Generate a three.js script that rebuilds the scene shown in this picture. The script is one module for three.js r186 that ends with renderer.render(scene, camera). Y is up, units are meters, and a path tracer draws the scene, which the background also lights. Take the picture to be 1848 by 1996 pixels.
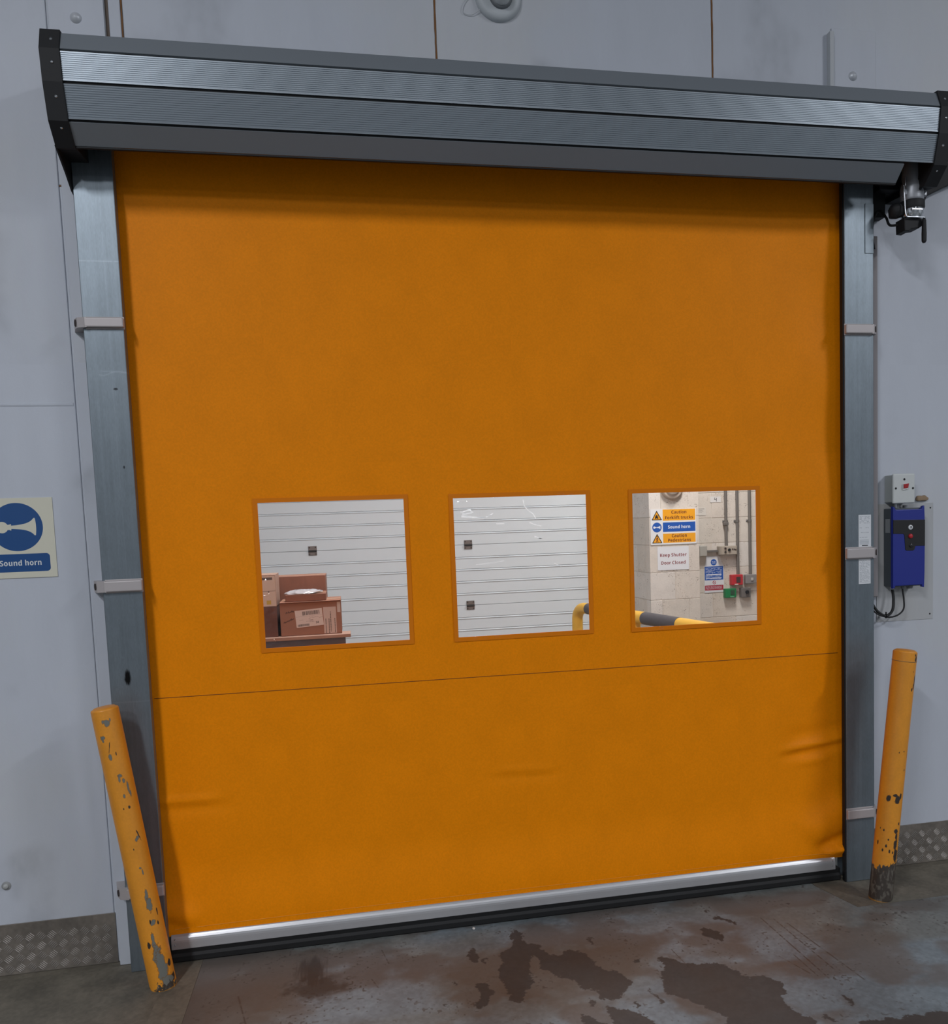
import * as THREE from 'three';
import { RoundedBoxGeometry } from 'three/addons/geometries/RoundedBoxGeometry.js';
import { mergeGeometries, mergeVertices } from 'three/addons/utils/BufferGeometryUtils.js';
import { RectAreaLightUniformsLib } from 'three/addons/lights/RectAreaLightUniformsLib.js';

// ---------------------------------------------------------------- camera, light, exposure
RectAreaLightUniformsLib.init();
const scene = new THREE.Scene();
scene.background = new THREE.Color(0x000000);
const camera = new THREE.PerspectiveCamera(70.176, 1998 / 2318, 0.05, 60);
camera.position.set(-0.5923, 1.4281, 2.9568);
camera.rotation.set(-0.07987, -0.18931, -0.03609, 'YXZ');
camera.setViewOffset(1998, 2318, 0, 0, 1848, 1996);          // the photograph is an off-centre crop
camera.updateProjectionMatrix();
const renderer = new THREE.WebGLRenderer({ antialias: true });
renderer.toneMapping = THREE.LinearToneMapping;
renderer.toneMappingExposure = 1.0;
renderer.shadowMap.enabled = true;
// strip lights, all out of view: [x, y, z, length along z, width, nits, colour]
const UNSEEN_HALL_LAMPS = [  // out of view, placed to light the door wall and cast the housing shadow
  [-3.0, 5.25, 4.9, 1.6, 0.34, 105, 0xf6f8ff],
  [5.3, 5.25, 4.9, 1.6, 0.34, 108, 0xf6f8ff],
  [-3.6, 5.25, 8.6, 1.6, 0.34, 105, 0xf6f8ff],
  [6.6, 5.25, 8.6, 1.6, 0.34, 108, 0xf6f8ff],
  [1.2, 5.25, 13.0, 1.6, 0.34, 105, 0xf6f8ff],  // added fill lamp far back, softens the shadows on the door wall
];
const UNSEEN_DOCK_LAMPS = [
  [2.25, 3.42, -2.95, 0.6, 0.42, 86, 0xfcf9f6],  // out of view, placed so shadows drop below the switch gear
  [-0.5, 3.42, -1.35, 1.2, 0.2, 118, 0xf6faff],  // out of view, placed to light the box fronts and the sectional door
];
const M3 = [];      // every mesh, for the shadow switches

// ---------------------------------------------------------------- helpers
function rng(seed) { let a = seed >>> 0; return () => { a = (a + 0x6d2b79f5) | 0; let t = Math.imul(a ^ (a >>> 15), 1 | a); t = (t + Math.imul(t ^ (t >>> 7), 61 | t)) ^ t; return ((t ^ (t >>> 14)) >>> 0) / 4294967296; }; }
function hash(ix, iy, s) { let h = Math.imul(ix, 374761393) ^ Math.imul(iy, 668265263) ^ Math.imul(s, 2246822519); h = Math.imul(h ^ (h >>> 13), 1274126177); return ((h ^ (h >>> 16)) >>> 0) / 4294967296; }
function vnoise(x, y, s = 1) {
  const ix = Math.floor(x), iy = Math.floor(y); let fx = x - ix, fy = y - iy;
  fx = fx * fx * (3 - 2 * fx); fy = fy * fy * (3 - 2 * fy);
  const a = hash(ix, iy, s), b = hash(ix + 1, iy, s), c = hash(ix, iy + 1, s), d = hash(ix + 1, iy + 1, s);
  return a + (b - a) * fx + (c - a) * fy + (a - b - c + d) * fx * fy;
}
function fbm(x, y, s = 1, o = 4) { let v = 0, a = 0.5, t = 0; for (let i = 0; i < o; i++) { v += a * vnoise(x, y, s + i); t += a; a *= 0.5; x *= 2.03; y *= 2.03; } return v / t; }
const clamp = (v, a = 0, b = 1) => Math.min(b, Math.max(a, v));
const sstep = (a, b, v) => { const t = clamp((v - a) / (b - a)); return t * t * (3 - 2 * t); };
const mix = (a, b, t) => a + (b - a) * t;
const mix3 = (a, b, t) => [mix(a[0], b[0], t), mix(a[1], b[1], t), mix(a[2], b[2], t)];

function dataTex(w, h, fn, srgb = true, wrap = THREE.RepeatWrapping) {
  const d = new Uint8Array(w * h * 4);
  for (let y = 0; y < h; y++) for (let x = 0; x < w; x++) {
    const c = fn(x, y), i = (y * w + x) * 4;
    d[i] = clamp(c[0], 0, 255); d[i + 1] = clamp(c[1], 0, 255); d[i + 2] = clamp(c[2], 0, 255); d[i + 3] = 255;
  }
  const t = new THREE.DataTexture(d, w, h, THREE.RGBAFormat);
  t.magFilter = THREE.LinearFilter; t.minFilter = THREE.LinearMipmapLinearFilter; t.generateMipmaps = true;
  t.wrapS = t.wrapT = wrap; if (srgb) t.colorSpace = THREE.SRGBColorSpace; t.needsUpdate = true;
  return t;
}
function canvasTex(w, h, draw) {
  const c = document.createElement('canvas'); c.width = w; c.height = h;
  draw(c.getContext('2d'), w, h);
  const t = new THREE.CanvasTexture(c); t.colorSpace = THREE.SRGBColorSpace; t.anisotropy = 8; return t;
}
const std = (o) => new THREE.MeshStandardMaterial(o);
const phys = (o) => new THREE.MeshPhysicalMaterial(o);

// texture coordinates in metres, by the way each face points (or from a custom map)
function metreUV(g, s = 1, ox = 0, oy = 0) {
  const p = g.attributes.position, n = g.attributes.normal, uv = new Float32Array(p.count * 2);
  for (let i = 0; i < p.count; i++) {
    const ax = Math.abs(n.getX(i)), ay = Math.abs(n.getY(i)), az = Math.abs(n.getZ(i));
    let u, v;
    if (ay > ax && ay > az) { u = p.getX(i); v = p.getZ(i); } else if (ax > az) { u = p.getZ(i); v = p.getY(i); } else { u = p.getX(i); v = p.getY(i); }
    uv[i * 2] = (u - ox) / s; uv[i * 2 + 1] = (v - oy) / s;
  }
  g.setAttribute('uv', new THREE.BufferAttribute(uv, 2)); return g;
}
function faceUV(g, x0, x1, y0, y1) {     // front-facing prints: the whole picture over x0..x1, y0..y1
  const p = g.attributes.position, uv = new Float32Array(p.count * 2);
  for (let i = 0; i < p.count; i++) { uv[i * 2] = (p.getX(i) - x0) / (x1 - x0); uv[i * 2 + 1] = (p.getY(i) - y0) / (y1 - y0); }
  g.setAttribute('uv', new THREE.BufferAttribute(uv, 2)); return g;
}
function bx(x0, x1, y0, y1, z0, z1, b = 0, seg = 2) {
  const w = x1 - x0, h = y1 - y0, d = z1 - z0;
  let g = b > 0 ? new RoundedBoxGeometry(w, h, d, seg, Math.min(b, w / 2.01, h / 2.01, d / 2.01)) : new THREE.BoxGeometry(w, h, d);
  g.translate((x0 + x1) / 2, (y0 + y1) / 2, (z0 + z1) / 2);
  if (g.index) g = g.toNonIndexed();
  return metreUV(g);
}
function cyl(p, axis, r, len, r2 = r, seg = 28) {      // centred at p, along axis
  let g = new THREE.CylinderGeometry(r2, r, len, seg, 1).toNonIndexed();
  if (axis === 'x') g.rotateZ(-Math.PI / 2); else if (axis === 'z') g.rotateX(Math.PI / 2);
  g.translate(...p); return metreUV(g);
}
function lathe(p, axis, pts, seg = 32) {                 // pts [radius, along]
  let g = new THREE.LatheGeometry(pts.map(a => new THREE.Vector2(a[0], a[1])), seg).toNonIndexed();
  g.computeVertexNormals(); g = smooth(g);
  if (axis === 'z') g.rotateX(Math.PI / 2); else if (axis === 'x') g.rotateZ(-Math.PI / 2);
  g.translate(...p); return g;
}
function smooth(g) { const uv = g.attributes.uv; g.deleteAttribute('normal'); if (uv) g.deleteAttribute('uv'); let m = mergeVertices(g, 1e-5); m.computeVertexNormals(); m = m.toNonIndexed(); return metreUV(m); }
function tube(pts, r, seg = 40, rs = 10) {
  const c = new THREE.CatmullRomCurve3(pts.map(p => new THREE.Vector3(...p)), false, 'centripetal');
  return metreUVkeep(new THREE.TubeGeometry(c, seg, r, rs, false).toNonIndexed());
}
function metreUVkeep(g) { return g; }
function poly(pts, z0, z1, bev = 0) {                    // outline in x,y pushed from z0 to z1
  const s = new THREE.Shape(pts.map(p => new THREE.Vector2(p[0], p[1])));
  const g = new THREE.ExtrudeGeometry(s, { depth: z1 - z0 - 2 * bev, bevelEnabled: bev > 0, bevelSize: bev, bevelThickness: bev, bevelOffset: -bev, bevelSegments: 2 });
  g.translate(0, 0, z0 + bev); return metreUV(g);
}
function polyX(pts, x0, x1, bev = 0) {                   // outline in z,y swept along x
  const g = poly(pts.map(p => [-p[0], p[1]]), 0, x1 - x0, bev);
  g.rotateY(Math.PI / 2); g.translate(x0, 0, 0); return metreUV(g);
}
const used = new Map(), bases = new WeakMap();
function numbered(n) { const k = used.get(n) || 0; used.set(n, k + 1); return k ? `${n}_${String(k).padStart(3, '0')}` : n; }
function describe(o, label, category, group) { o.userData.label = label; o.userData.category = category; if (group) o.userData.group = group; return o; }
function thing(name, label, category, base = [0, 0, 0], group) {
  const o = new THREE.Group(); o.name = numbered(name); o.position.set(...base); scene.add(o); bases.set(o, base);
  return describe(o, label, category, group);
}
function mesh(name, geo, mat, parent = scene, label) {
  let g = Array.isArray(geo) ? (geo.length > 1 ? mergeGeometries(geo.map(q => { const r = q.index ? q.toNonIndexed() : q; for (const k of Object.keys(r.attributes)) if (!['position', 'normal', 'uv'].includes(k)) r.deleteAttribute(k); return r; })) : geo[0]) : geo;
  const b = bases.get(parent);
  if (b) g.translate(-b[0], -b[1], -b[2]);
  const m = new THREE.Mesh(g, mat); m.name = parent === scene ? numbered(name) : name; m.castShadow = m.receiveShadow = true;
  if (b) bases.set(m, b);
  parent.add(m); if (label) m.userData.label = label;
  M3.push(m); return m;
}
function struct(name) { const o = new THREE.Group(); o.name = name; o.userData.kind = 'structure'; scene.add(o); return o; }

// ---------------------------------------------------------------- surfaces
const wallMap = dataTex(1024, 1024, (x, y) => {
  const u = x / 512, v = y / 512;                         // 2 m tile
  const per = (f, s) => { const a = fbm(u * f, v * f, s), b = fbm((u - 2) * f, v * f, s), t = u / 2; return mix(a, b, t); };
  let k = 1 - 0.05 * (per(2.2, 3) - 0.5) - 0.03 * (fbm(u * 16, v * 3.5, 9) - 0.5);
  const sm = sstep(0.62, 0.78, per(3.1, 21)) * fbm(u * 22, v * 14, 5);
  k -= 0.12 * sm;
  const warm = sstep(0.55, 0.8, per(1.5, 33)) * 0.5;
  return [196 * k + 4 * warm, 200 * k, (205 - 9 * warm) * k];
});
const wallBump = dataTex(256, 256, (x, y) => { const v = 128 + 70 * (fbm(x / 9, y / 9, 4) - 0.5) + 40 * (vnoise(x / 2, y / 2, 8) - 0.5); return [v, v, v]; }, false);
function rep(t, x, y) { const c = t.clone(); c.repeat.set(x, y); c.needsUpdate = true; return c; }
const mWall = std({ color: 0xf4f6fb, map: rep(wallMap, 0.5, 0.5), roughness: 0.55, bumpMap: rep(wallBump, 3, 3), bumpScale: 0.0004 });
const mWallWarm = std({ color: 0xe6e7e4, map: rep(wallMap, 0.5, 0.5), roughness: 0.6 });
const mJoint = std({ color: 0x6d6259, roughness: 0.9 });
const mRust = std({ color: 0x7a5636, roughness: 0.95 });
const mPlain = std({ color: 0xb9bdc0, roughness: 0.8 });

const galv = (seed, marks) => dataTex(128, 1024, (x, y) => {
  const u = x / 128, v = y / 1024;
  let k = 1 + 0.10 * (fbm(u * 14, v * 5, seed) - 0.5) + 0.07 * (fbm(u * 5, v * 60, seed + 3) - 0.5) + 0.05 * (vnoise(x / 2, y / 3, seed + 7) - 0.5);
  let c = [176 * k, 184 * k, 190 * k];
  if (marks) c = marks(u, v, c);
  return c;
}, true, THREE.ClampToEdgeWrapping);
const line = (v, at, w) => 1 - sstep(0, w, Math.abs(v - at));
const galvLeft = galv(11, (u, v, c) => {
  const y = v * 2.72;
  let s = line(y, 2.298, 0.003) * 0.5 * (vnoise(u * 20, 1, 3) > 0.2 ? 1 : 0.4);
  s += line(y, 1.945 + 0.016 * u + 0.004 * Math.sin(u * 11), 0.003) * 0.4 * (u > 0.3 ? 1 : 0.2) + line(y, 1.965 - 0.01 * u, 0.0025) * 0.35 * (u > 0.35 ? 1 : 0);
  s += line(u, 0.62, 0.015) * 0.18 * (vnoise(3, v * 120, 5) > 0.35 ? 1 : 0) * (y > 1.2 ? 1 : 0);
  s += line(y, 0.905, 0.003) * 0.35;
  c = mix3(c, [226, 232, 236], clamp(s));
  const d = sstep(1.1, 0.5, Math.hypot((u - 0.46) / 0.09, (y - 0.985) / 0.028) + 0.5 * (fbm(u * 50, y * 90, 4) - 0.5));
  c = mix3(c, [22, 22, 22], d);
  const d2 = sstep(1, 0.5, Math.hypot((u - 0.68) / 0.07, (y - 1.905) / 0.004)) + sstep(1, 0.4, Math.hypot((u - 0.75) / 0.03, (y - 1.66) / 0.006));
  return mix3(c, [40, 40, 42], clamp(d2) * 0.8);
});
const galvRight = galv(29, null);
const mGalvL = std({ map: galvLeft, color: 0xafb5b8, metalness: 0.68, roughness: 0.42 });
const mGalvR = std({ map: galvRight, color: 0xafb5b8, metalness: 0.68, roughness: 0.42 });
const mStrap = std({ color: 0xb5afae, metalness: 0.25, roughness: 0.5 });
const mStrapShade = std({ color: 0x3a3230, roughness: 0.8 });  // shade of the hollow strap ends, put into the colour
const mBlack = std({ color: 0x0c0e11, roughness: 0.66 });
const mRubber = std({ color: 0x101112, roughness: 0.62 });
const mGasket = std({ color: 0x0b0e10, roughness: 0.7 });
const mHousing = std({ color: 0x868d93, metalness: 0.4, roughness: 0.42 });
const mHousingRib = std({ color: 0x98a1a8, metalness: 0.66, roughness: 0.36 });
const mAlu = std({ color: 0xc3c4c6, metalness: 0.8, roughness: 0.36 });
const mBar = std({ color: 0xc6c7c9, metalness: 0.6, roughness: 0.34 });
const mSteel = std({ color: 0xc8ccd0, metalness: 0.9, roughness: 0.3 });
const mChrome = std({ color: 0xd5d8da, metalness: 1, roughness: 0.12 });

const curtainMap = dataTex(512, 512, (x, y) => { const k = 1 + 0.05 * (fbm(x / 60, y / 60, 5) - 0.5) + 0.05 * (vnoise(x / 2.2, y / 2.2, 9) - 0.5); return [240 * k, 139 * k, 4 * k]; });
const curtainBump = dataTex(256, 256, (x, y) => { const v = 128 + 20 * Math.sin(x * Math.PI / 4) * Math.sin(y * Math.PI / 4) + 30 * (vnoise(x / 3, y / 3, 2) - 0.5); return [v, v, v]; }, false);
const mCurtain = phys({ map: rep(curtainMap, 1.2, 1.2), color: 0xffffff, roughness: 0.5, specularIntensity: 0.22, bumpMap: rep(curtainBump, 8, 8), bumpScale: 0.00015, side: THREE.DoubleSide });
const mWeld = phys({ color: 0xdc7a05, roughness: 0.3, specularIntensity: 0.5 });
const mSeam = std({ color: 0x7a4407, roughness: 0.7 });
const mHem = std({ color: 0xe09a35, roughness: 0.6 });
const mFilm = phys({ color: 0xffffff, transmission: 1, thickness: 0, ior: 1.5, roughness: 0.02, side: THREE.DoubleSide });
const mScuff = phys({ color: 0xffffff, roughness: 1, transmission: 0.75, thickness: 0, ior: 1.3 });

// ---------------------------------------------------------------- floor
const STAINS = [
  [-0.09,0.09,-0.06,0.12,-0.07,0.22,-0.02,0.21,-0.02,0.26,0.01,0.32,0.05,0.30,0.06,0.27,0.09,0.29,0.13,0.36,0.14,0.42,0.15,0.44,0.20,0.47,0.21,0.53,0.18,0.57,0.13,0.61,0.08,0.60,0.09,0.54,0.04,0.53,0.04,0.47,0.01,0.45,-0.02,0.43,-0.05,0.37,-0.04,0.34,-0.06,0.27,-0.08,0.33,-0.09,0.37,-0.08,0.44,-0.13,0.50,-0.14,0.56,-0.18,0.55,-0.18,0.46,-0.19,0.37,-0.16,0.33,-0.17,0.27,-0.16,0.23,-0.11,0.23],
  [0.33,0.41,0.37,0.41,0.40,0.46,0.42,0.48,0.44,0.48,0.53,0.49,0.53,0.53,0.56,0.59,0.59,0.59,0.64,0.61,0.64,0.68,0.63,0.71,0.60,0.72,0.61,0.78,0.60,0.80,0.64,0.83,0.64,0.87,0.60,0.91,0.44,0.86,0.38,0.81,0.41,0.78,0.38,0.73,0.36,0.70,0.34,0.66,0.30,0.64,0.28,0.59,0.30,0.55,0.32,0.49,0.35,0.46],
  [0.09,0.63,0.11,0.66,0.16,0.68,0.19,0.72,0.20,0.76,0.20,0.82,0.07,0.79,0.09,0.68],
  [0.01,0.65,0.02,0.68,0.06,0.71,0.08,0.74,-0.01,0.73],
  [0.55,0.25,0.58,0.27,0.61,0.30,0.59,0.34,0.60,0.37,0.57,0.35,0.54,0.32,0.54,0.29],
  [0.64,0.18,0.67,0.21,0.69,0.26,0.68,0.27,0.66,0.23,0.63,0.21],
  [0.62,0.13,0.64,0.13,0.63,0.15,0.62,0.15], [0.25,0.41,0.27,0.41,0.27,0.42,0.25,0.43],
  [0.24,0.56,0.25,0.59,0.26,0.65,0.27,0.66,0.26,0.68,0.25,0.66,0.25,0.61],
  [0.05,0.59,0.07,0.59,0.06,0.63,0.05,0.64], [0.18,0.63,0.19,0.64,0.19,0.66,0.18,0.67],
  [0.78,0.76,0.80,0.77,0.80,0.79,0.79,0.83,0.78,0.79],
  [0.72,0.91,0.76,0.89,0.82,0.89,0.88,0.90,0.97,0.90,1.06,0.91,0.98,1.00],
  [-0.26,0.19,-0.24,0.19,-0.24,0.23,-0.24,0.28,-0.26,0.29,-0.28,0.25], [-0.23,0.27,-0.21,0.26,-0.22,0.29,-0.23,0.30],
  [-0.27,0.41,-0.23,0.42,-0.22,0.46,-0.24,0.52,-0.28,0.56,-0.29,0.54,-0.26,0.49,-0.27,0.45],
  [-0.34,0.37,-0.32,0.41,-0.33,0.41], [-0.38,0.51,-0.37,0.51,-0.38,0.52], [0.67,0.83,0.70,0.84,0.69,0.88,0.67,0.85],
  [0.94,0.15,0.95,0.16,0.94,0.17,0.93,0.17], [0.15,0.21,0.16,0.22,0.16,0.27,0.15,0.27],
];
const FX0 = -2, FZ0 = -0.1, FW = 4, FD = 2, TW = 2048, TH = 1024;   // the printed part of the slab, in metres
const stainMask = (() => {
  const c = document.createElement('canvas'); c.width = TW; c.height = TH; const g = c.getContext('2d');
  g.fillStyle = '#000'; g.fillRect(0, 0, TW, TH); g.fillStyle = '#fff'; g.strokeStyle = '#fff'; g.lineWidth = 3;
  for (const s of STAINS) {
    g.beginPath(); const n = s.length / 2, P = i => [(s[2 * (i % n)] - FX0) / FW * TW, (s[2 * (i % n) + 1] - FZ0) / FD * TH];
    for (let i = 0; i < n; i++) { const a = P(i), b = P(i + 1), m = [(a[0] + b[0]) / 2, (a[1] + b[1]) / 2]; if (!i) g.moveTo(...m); else g.quadraticCurveTo(...a, ...m); }
    const a0 = P(0), b0 = P(1); g.quadraticCurveTo(...a0, (a0[0] + b0[0]) / 2, (a0[1] + b0[1]) / 2); g.closePath(); g.fill();
  }
  const d = g.getImageData(0, 0, TW, TH).data;
  return (x, y) => d[(clamp(Math.round(y), 0, TH - 1) * TW + clamp(Math.round(x), 0, TW - 1)) * 4] / 255;
})();
function floorAt(px, py) {
  const x = FX0 + px / TW * FW, z = FZ0 + py / TH * FD;
  const wx = 15 * (fbm(x * 40, z * 40, 3, 4) - 0.5) + 7 * (fbm(x * 170, z * 170, 5, 2) - 0.5), wy = 15 * (fbm(x * 40, z * 40, 7, 4) - 0.5) + 7 * (fbm(x * 170, z * 170, 8, 2) - 0.5);
  const wet = stainMask(px + wx, py + wy);
  const big = fbm(x * 2.2, z * 3, 12), mid = fbm(x * 11, z * 11, 15), fine = fbm(x * 90, z * 90, 18, 3);
  let k = 1 + 0.34 * (big - 0.5) + 0.30 * (mid - 0.5) + 0.22 * (fine - 0.5);
  let c = mix3([103, 107, 105], [113, 124, 130], sstep(0.42, 0.62, fbm(x * 1.7 + 4, z * 2.6, 26) + 0.20 * (z - 0.45)));
  c = c.map(v => v * k);
  // grime ground in towards the left of the doorway, with a ragged edge
  const gr = sstep(0.48, 0.66, fbm(x * 5, z * 7, 31) + 0.22 * sstep(-0.45, -1.1, x));
  c = mix3(c, [84, 74, 67], 0.55 * gr);
  // dark scrape by the curtain foot
  const sx = (x + 0.78) / 0.05, sz = (z - 0.19) / 0.10;
  const sc = sstep(1.15, 0.35, Math.hypot(sx, sz) + 0.9 * (fbm(x * 160, z * 14, 41) - 0.5)) + 0.8 * sstep(1.1, 0.3, Math.hypot((x + 0.76) / 0.11, (z - 0.31) / 0.09) + 1.3 * (fbm(x * 40, z * 40, 44) - 0.5));
  c = mix3(c, [44, 39, 36], clamp(sc) * 0.7);
  // scratches that run along the traffic
  for (const [ax, az, bx_, bz, w] of [[0.79, 0.24, 0.80, 0.66, 0.004], [0.83, 0.26, 0.845, 0.62, 0.004], [0.72, 0.50, 0.76, 0.62, 0.003], [0.77, 0.5, 0.775, 0.64, 0.003], [0.40, 0.37, 0.445, 0.86, 0.0025], [-0.55, 0.12, -0.53, 0.22, 0.003], [-0.59, 0.30, -0.57, 0.36, 0.003], [0.86, 0.3, 0.9, 0.7, 0.004], [-1.0, 0.3, -0.95, 0.5, 0.004]]) {
    const t = clamp(((x - ax) * (bx_ - ax) + (z - az) * (bz - az)) / ((bx_ - ax) ** 2 + (bz - az) ** 2));
    const d = Math.hypot(x - ax - t * (bx_ - ax), z - az - t * (bz - az));
    c = mix3(c, [58, 50, 46], 0.7 * (1 - sstep(0, w, d)) * (vnoise(z * 130, x * 30, 51) > 0.35 ? 1 : 0.25));
  }
  const pit = sstep(0.80, 0.86, vnoise(x * 120, z * 120, 61)) * sstep(0.45, 0.7, mid);
  c = mix3(c, [60, 54, 50], 0.6 * pit);
  c = mix3(c, [62 * (0.9 + 0.2 * fine), 57 * (0.9 + 0.2 * fine), 54 * (0.9 + 0.2 * fine)], 0.9 * wet);
  return { c, wet, mid, fine };
}
const floorPix = [];
const floorMap = dataTex(TW, TH, (x, y) => { const f = floorAt(x, y); floorPix.push(f.wet * 0.22 + 0.46 + 0.22 * (f.mid - 0.5) + 0.08 * (f.fine - 0.5)); return f.c; }, true, THREE.MirroredRepeatWrapping);
const floorRough = dataTex(TW / 2, TH / 2, (x, y) => { const r = 255 * floorPix[(y * 2) * TW + x * 2]; return [r, r, r]; }, false, THREE.MirroredRepeatWrapping);
const floorBump = dataTex(512, 512, (x, y) => { const v = 128 + 90 * (fbm(x / 14, y / 14, 71) - 0.5) + 40 * (vnoise(x / 2, y / 2, 72) - 0.5); return [v, v, v]; }, false);
const mFloor = std({ map: floorMap, roughnessMap: floorRough, roughness: 1, color: 0xffffff });
const apronMap = dataTex(512, 512, (x, y) => { const k = 1 + 0.4 * (fbm(x / 90, y / 90, 81) - 0.5) + 0.25 * (fbm(x / 9, y / 9, 83) - 0.5); return [99 * k, 94 * k, 83 * k]; });
const mApron = std({ map: rep(apronMap, 1.6, 1.6), roughness: 0.62, bumpMap: rep(floorBump, 2, 2), bumpScale: 0.0008 });
const mSub = std({ color: 0x4a4641, roughness: 0.95 });

function slabUV(g) {
  const p = g.attributes.position, uv = new Float32Array(p.count * 2);
  for (let i = 0; i < p.count; i++) { uv[2 * i] = (p.getX(i) - FX0) / FW; uv[2 * i + 1] = (p.getZ(i) - FZ0) / FD; }
  g.setAttribute('uv', new THREE.BufferAttribute(uv, 2)); return g;
}
function slab(pts, y0, y1) {      // outline in x,z
  const s = new THREE.Shape(pts.map(p => new THREE.Vector2(p[0], -p[1])));
  const g = new THREE.ExtrudeGeometry(s, { depth: y1 - y0, bevelEnabled: false }); g.rotateX(-Math.PI / 2); g.translate(0, y0, 0); return g;
}
const floor = struct('floor');
mesh('sub_base', bx(-7, 9, -0.25, -0.012, -0.2, 16), mSub, floor);
mesh('concrete_slab', slabUV(slab([[-1.1456, -0.2], [1.1145, -0.2], [1.1145, 0.05], [1.1665, 0.2545], [9, 0.2545], [9, 16], [-7, 16], [-7, 2.6], [-1.1456, 2.6]], -0.012, 0)), mFloor, floor);
mesh('concrete_slab', metreUV(slab([[-7, -0.2], [-1.1464, -0.2], [-1.1464, 2.599], [-7, 2.599]], -0.012, 0)), mApron, floor, 'darker olive grey strip of concrete by the left bollard');
mesh('concrete_slab', metreUV(slab([[1.118, -0.2], [9, -0.2], [9, 0.252], [1.169, 0.252], [1.118, 0.05]], -0.012, -0.0005)), mApron, floor, 'dark patch of concrete around the right bollard');

// ---------------------------------------------------------------- front wall
const ZW = -0.035, ZB = -0.16;
const wallFront = struct('wall_front');
function panel(x0, x1, y0, y1, mat = mWall) { return mesh('wall_panel', bx(x0, x1, y0, y1, ZB, ZW, 0.004, 1), mat, wallFront); }
const GAP = 0.0035;
mesh('panel_core', [bx(-7, -1.27, 0, 5.8, ZB + 0.01, ZW - 0.009), bx(1.27, 9, 0, 5.8, ZB + 0.01, ZW - 0.009), bx(-1.27, 1.27, 2.72, 5.8, ZB + 0.01, ZW - 0.009)], mJoint, wallFront);
panel(-7, -3.44, 0, 5.8); panel(-3.44 + GAP, -2.44, 0, 5.8);
panel(-2.44 + GAP, -1.4339, 0, 5.8);
panel(-1.4335, -1.262, 0, 2.555); panel(-1.4335, -1.262, 2.5575, 5.8);
panel(-1.251, -1.214, 2.70, 5.8); panel(-1.209, -0.216, 2.70, 5.8); panel(-0.2125, 0.785, 2.70, 5.8);
panel(0.7885, 1.79, 2.70, 5.8); panel(1.262, 1.79, 0, 2.6985); panel(1.79 + GAP, 2.79, 0, 5.8); panel(2.79 + GAP, 9, 0, 5.8);
// rust bled along the joints above the door
const rustStrip = (x, w, y0, y1, s) => { const n = 40, a = [], b = []; const r = rng(s); for (let i = 0; i <= n; i++) { const y = y0 + (y1 - y0) * i / n; a.push([x - w * (0.35 + r() * 0.5), y]); b.unshift([x + w * (0.35 + r() * 0.5), y]); } return poly([...a, ...b], ZW - 0.001, ZW + 0.0006); };
mesh('joint_rust', [rustStrip(-0.2145, 0.0045, 2.72, 3.6, 3), rustStrip(0.7868, 0.0045, 2.72, 3.6, 4), rustStrip(-1.2115, 0.0035, 2.72, 3.6, 5), poly([[-1.434, 2.554], [-1.37, 2.555], [-1.37, 2.5585], [-1.432, 2.558]], ZW - 0.001, ZW + 0.0006)], mRust, wallFront);
// shallow lap across the left panel, slightly out of level
mesh('panel_lap', polyX([[ZW - 0.001, 1.864], [ZW + 0.0022, 1.872], [ZW + 0.0022, 1.877], [ZW - 0.001, 1.880]], -2.43, -1.44), mWall, wallFront).rotation.set(0, 0, 0);
// folded white trim that closes the panel edge beside the left guide rail
const trimL = struct('trim_1');
mesh('edge_trim', bx(-1.419, -1.3745, 0.0, 2.553, ZW, -0.006, 0.002, 1), mWall, trimL);
const trimR = struct('trim_2');
mesh('edge_trim', bx(1.374, 1.394, 0.0, 0.26, ZW, -0.006, 0.002, 1), mWall, trimR);

// rest of the hall (outside the frame; it closes the room and bounces light)
const mHall = std({ color: 0xa9adb0, roughness: 0.8 });
const mCeil = std({ color: 0x9a9da0, roughness: 0.85 });
mesh('wall_left', bx(-7.2, -7, 0, 5.8, ZB, 16), mHall).userData.kind = 'structure';
mesh('wall_right', bx(9, 9.2, 0, 5.8, ZB, 16), mHall).userData.kind = 'structure';
mesh('wall_back', bx(-7.2, 9.2, 0, 5.8, 16, 16.2), mHall).userData.kind = 'structure';
mesh('ceiling', bx(-7.2, 9.2, 5.8, 6.0, ZB, 16.2), mCeil).userData.kind = 'structure';

// ---------------------------------------------------------------- lamps, all out of view
const mLampBody = std({ color: 0xd8d8d6, roughness: 0.5 });
function unseenStripLight([x, y, z, len, w, nits, col], label, group, glow) {
  const t = thing('unseen_strip_light', label, 'light fitting', [x, y, z], group);
  mesh('fixture_body', bx(x - w / 2 - 0.03, x + w / 2 + 0.03, y + 0.012, y + 0.09, z - len / 2 - 0.04, z + len / 2 + 0.04, 0.01), mLampBody, t);
for (const dz of [-0.39, 0.39]) mesh('hanger', bx(x - 0.01, x + 0.01, y + 0.09, y + (y > 4 ? 0.55 : 0.18), z + dz - 0.01, z + dz + 0.01), mLampBody, t);
  const m = std({ color: 0xffffff, roughness: 0.6, emissive: new THREE.Color(col), emissiveIntensity: glow });
  mesh('diffuser', bx(x - w / 2, x + w / 2, y, y + 0.012, z - len / 2, z + len / 2), m, t);
  const l = new THREE.RectAreaLight(col, nits, w, len); l.position.set(x, y - 0.004, z); l.rotation.x = -Math.PI / 2; scene.add(l);
}
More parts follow.
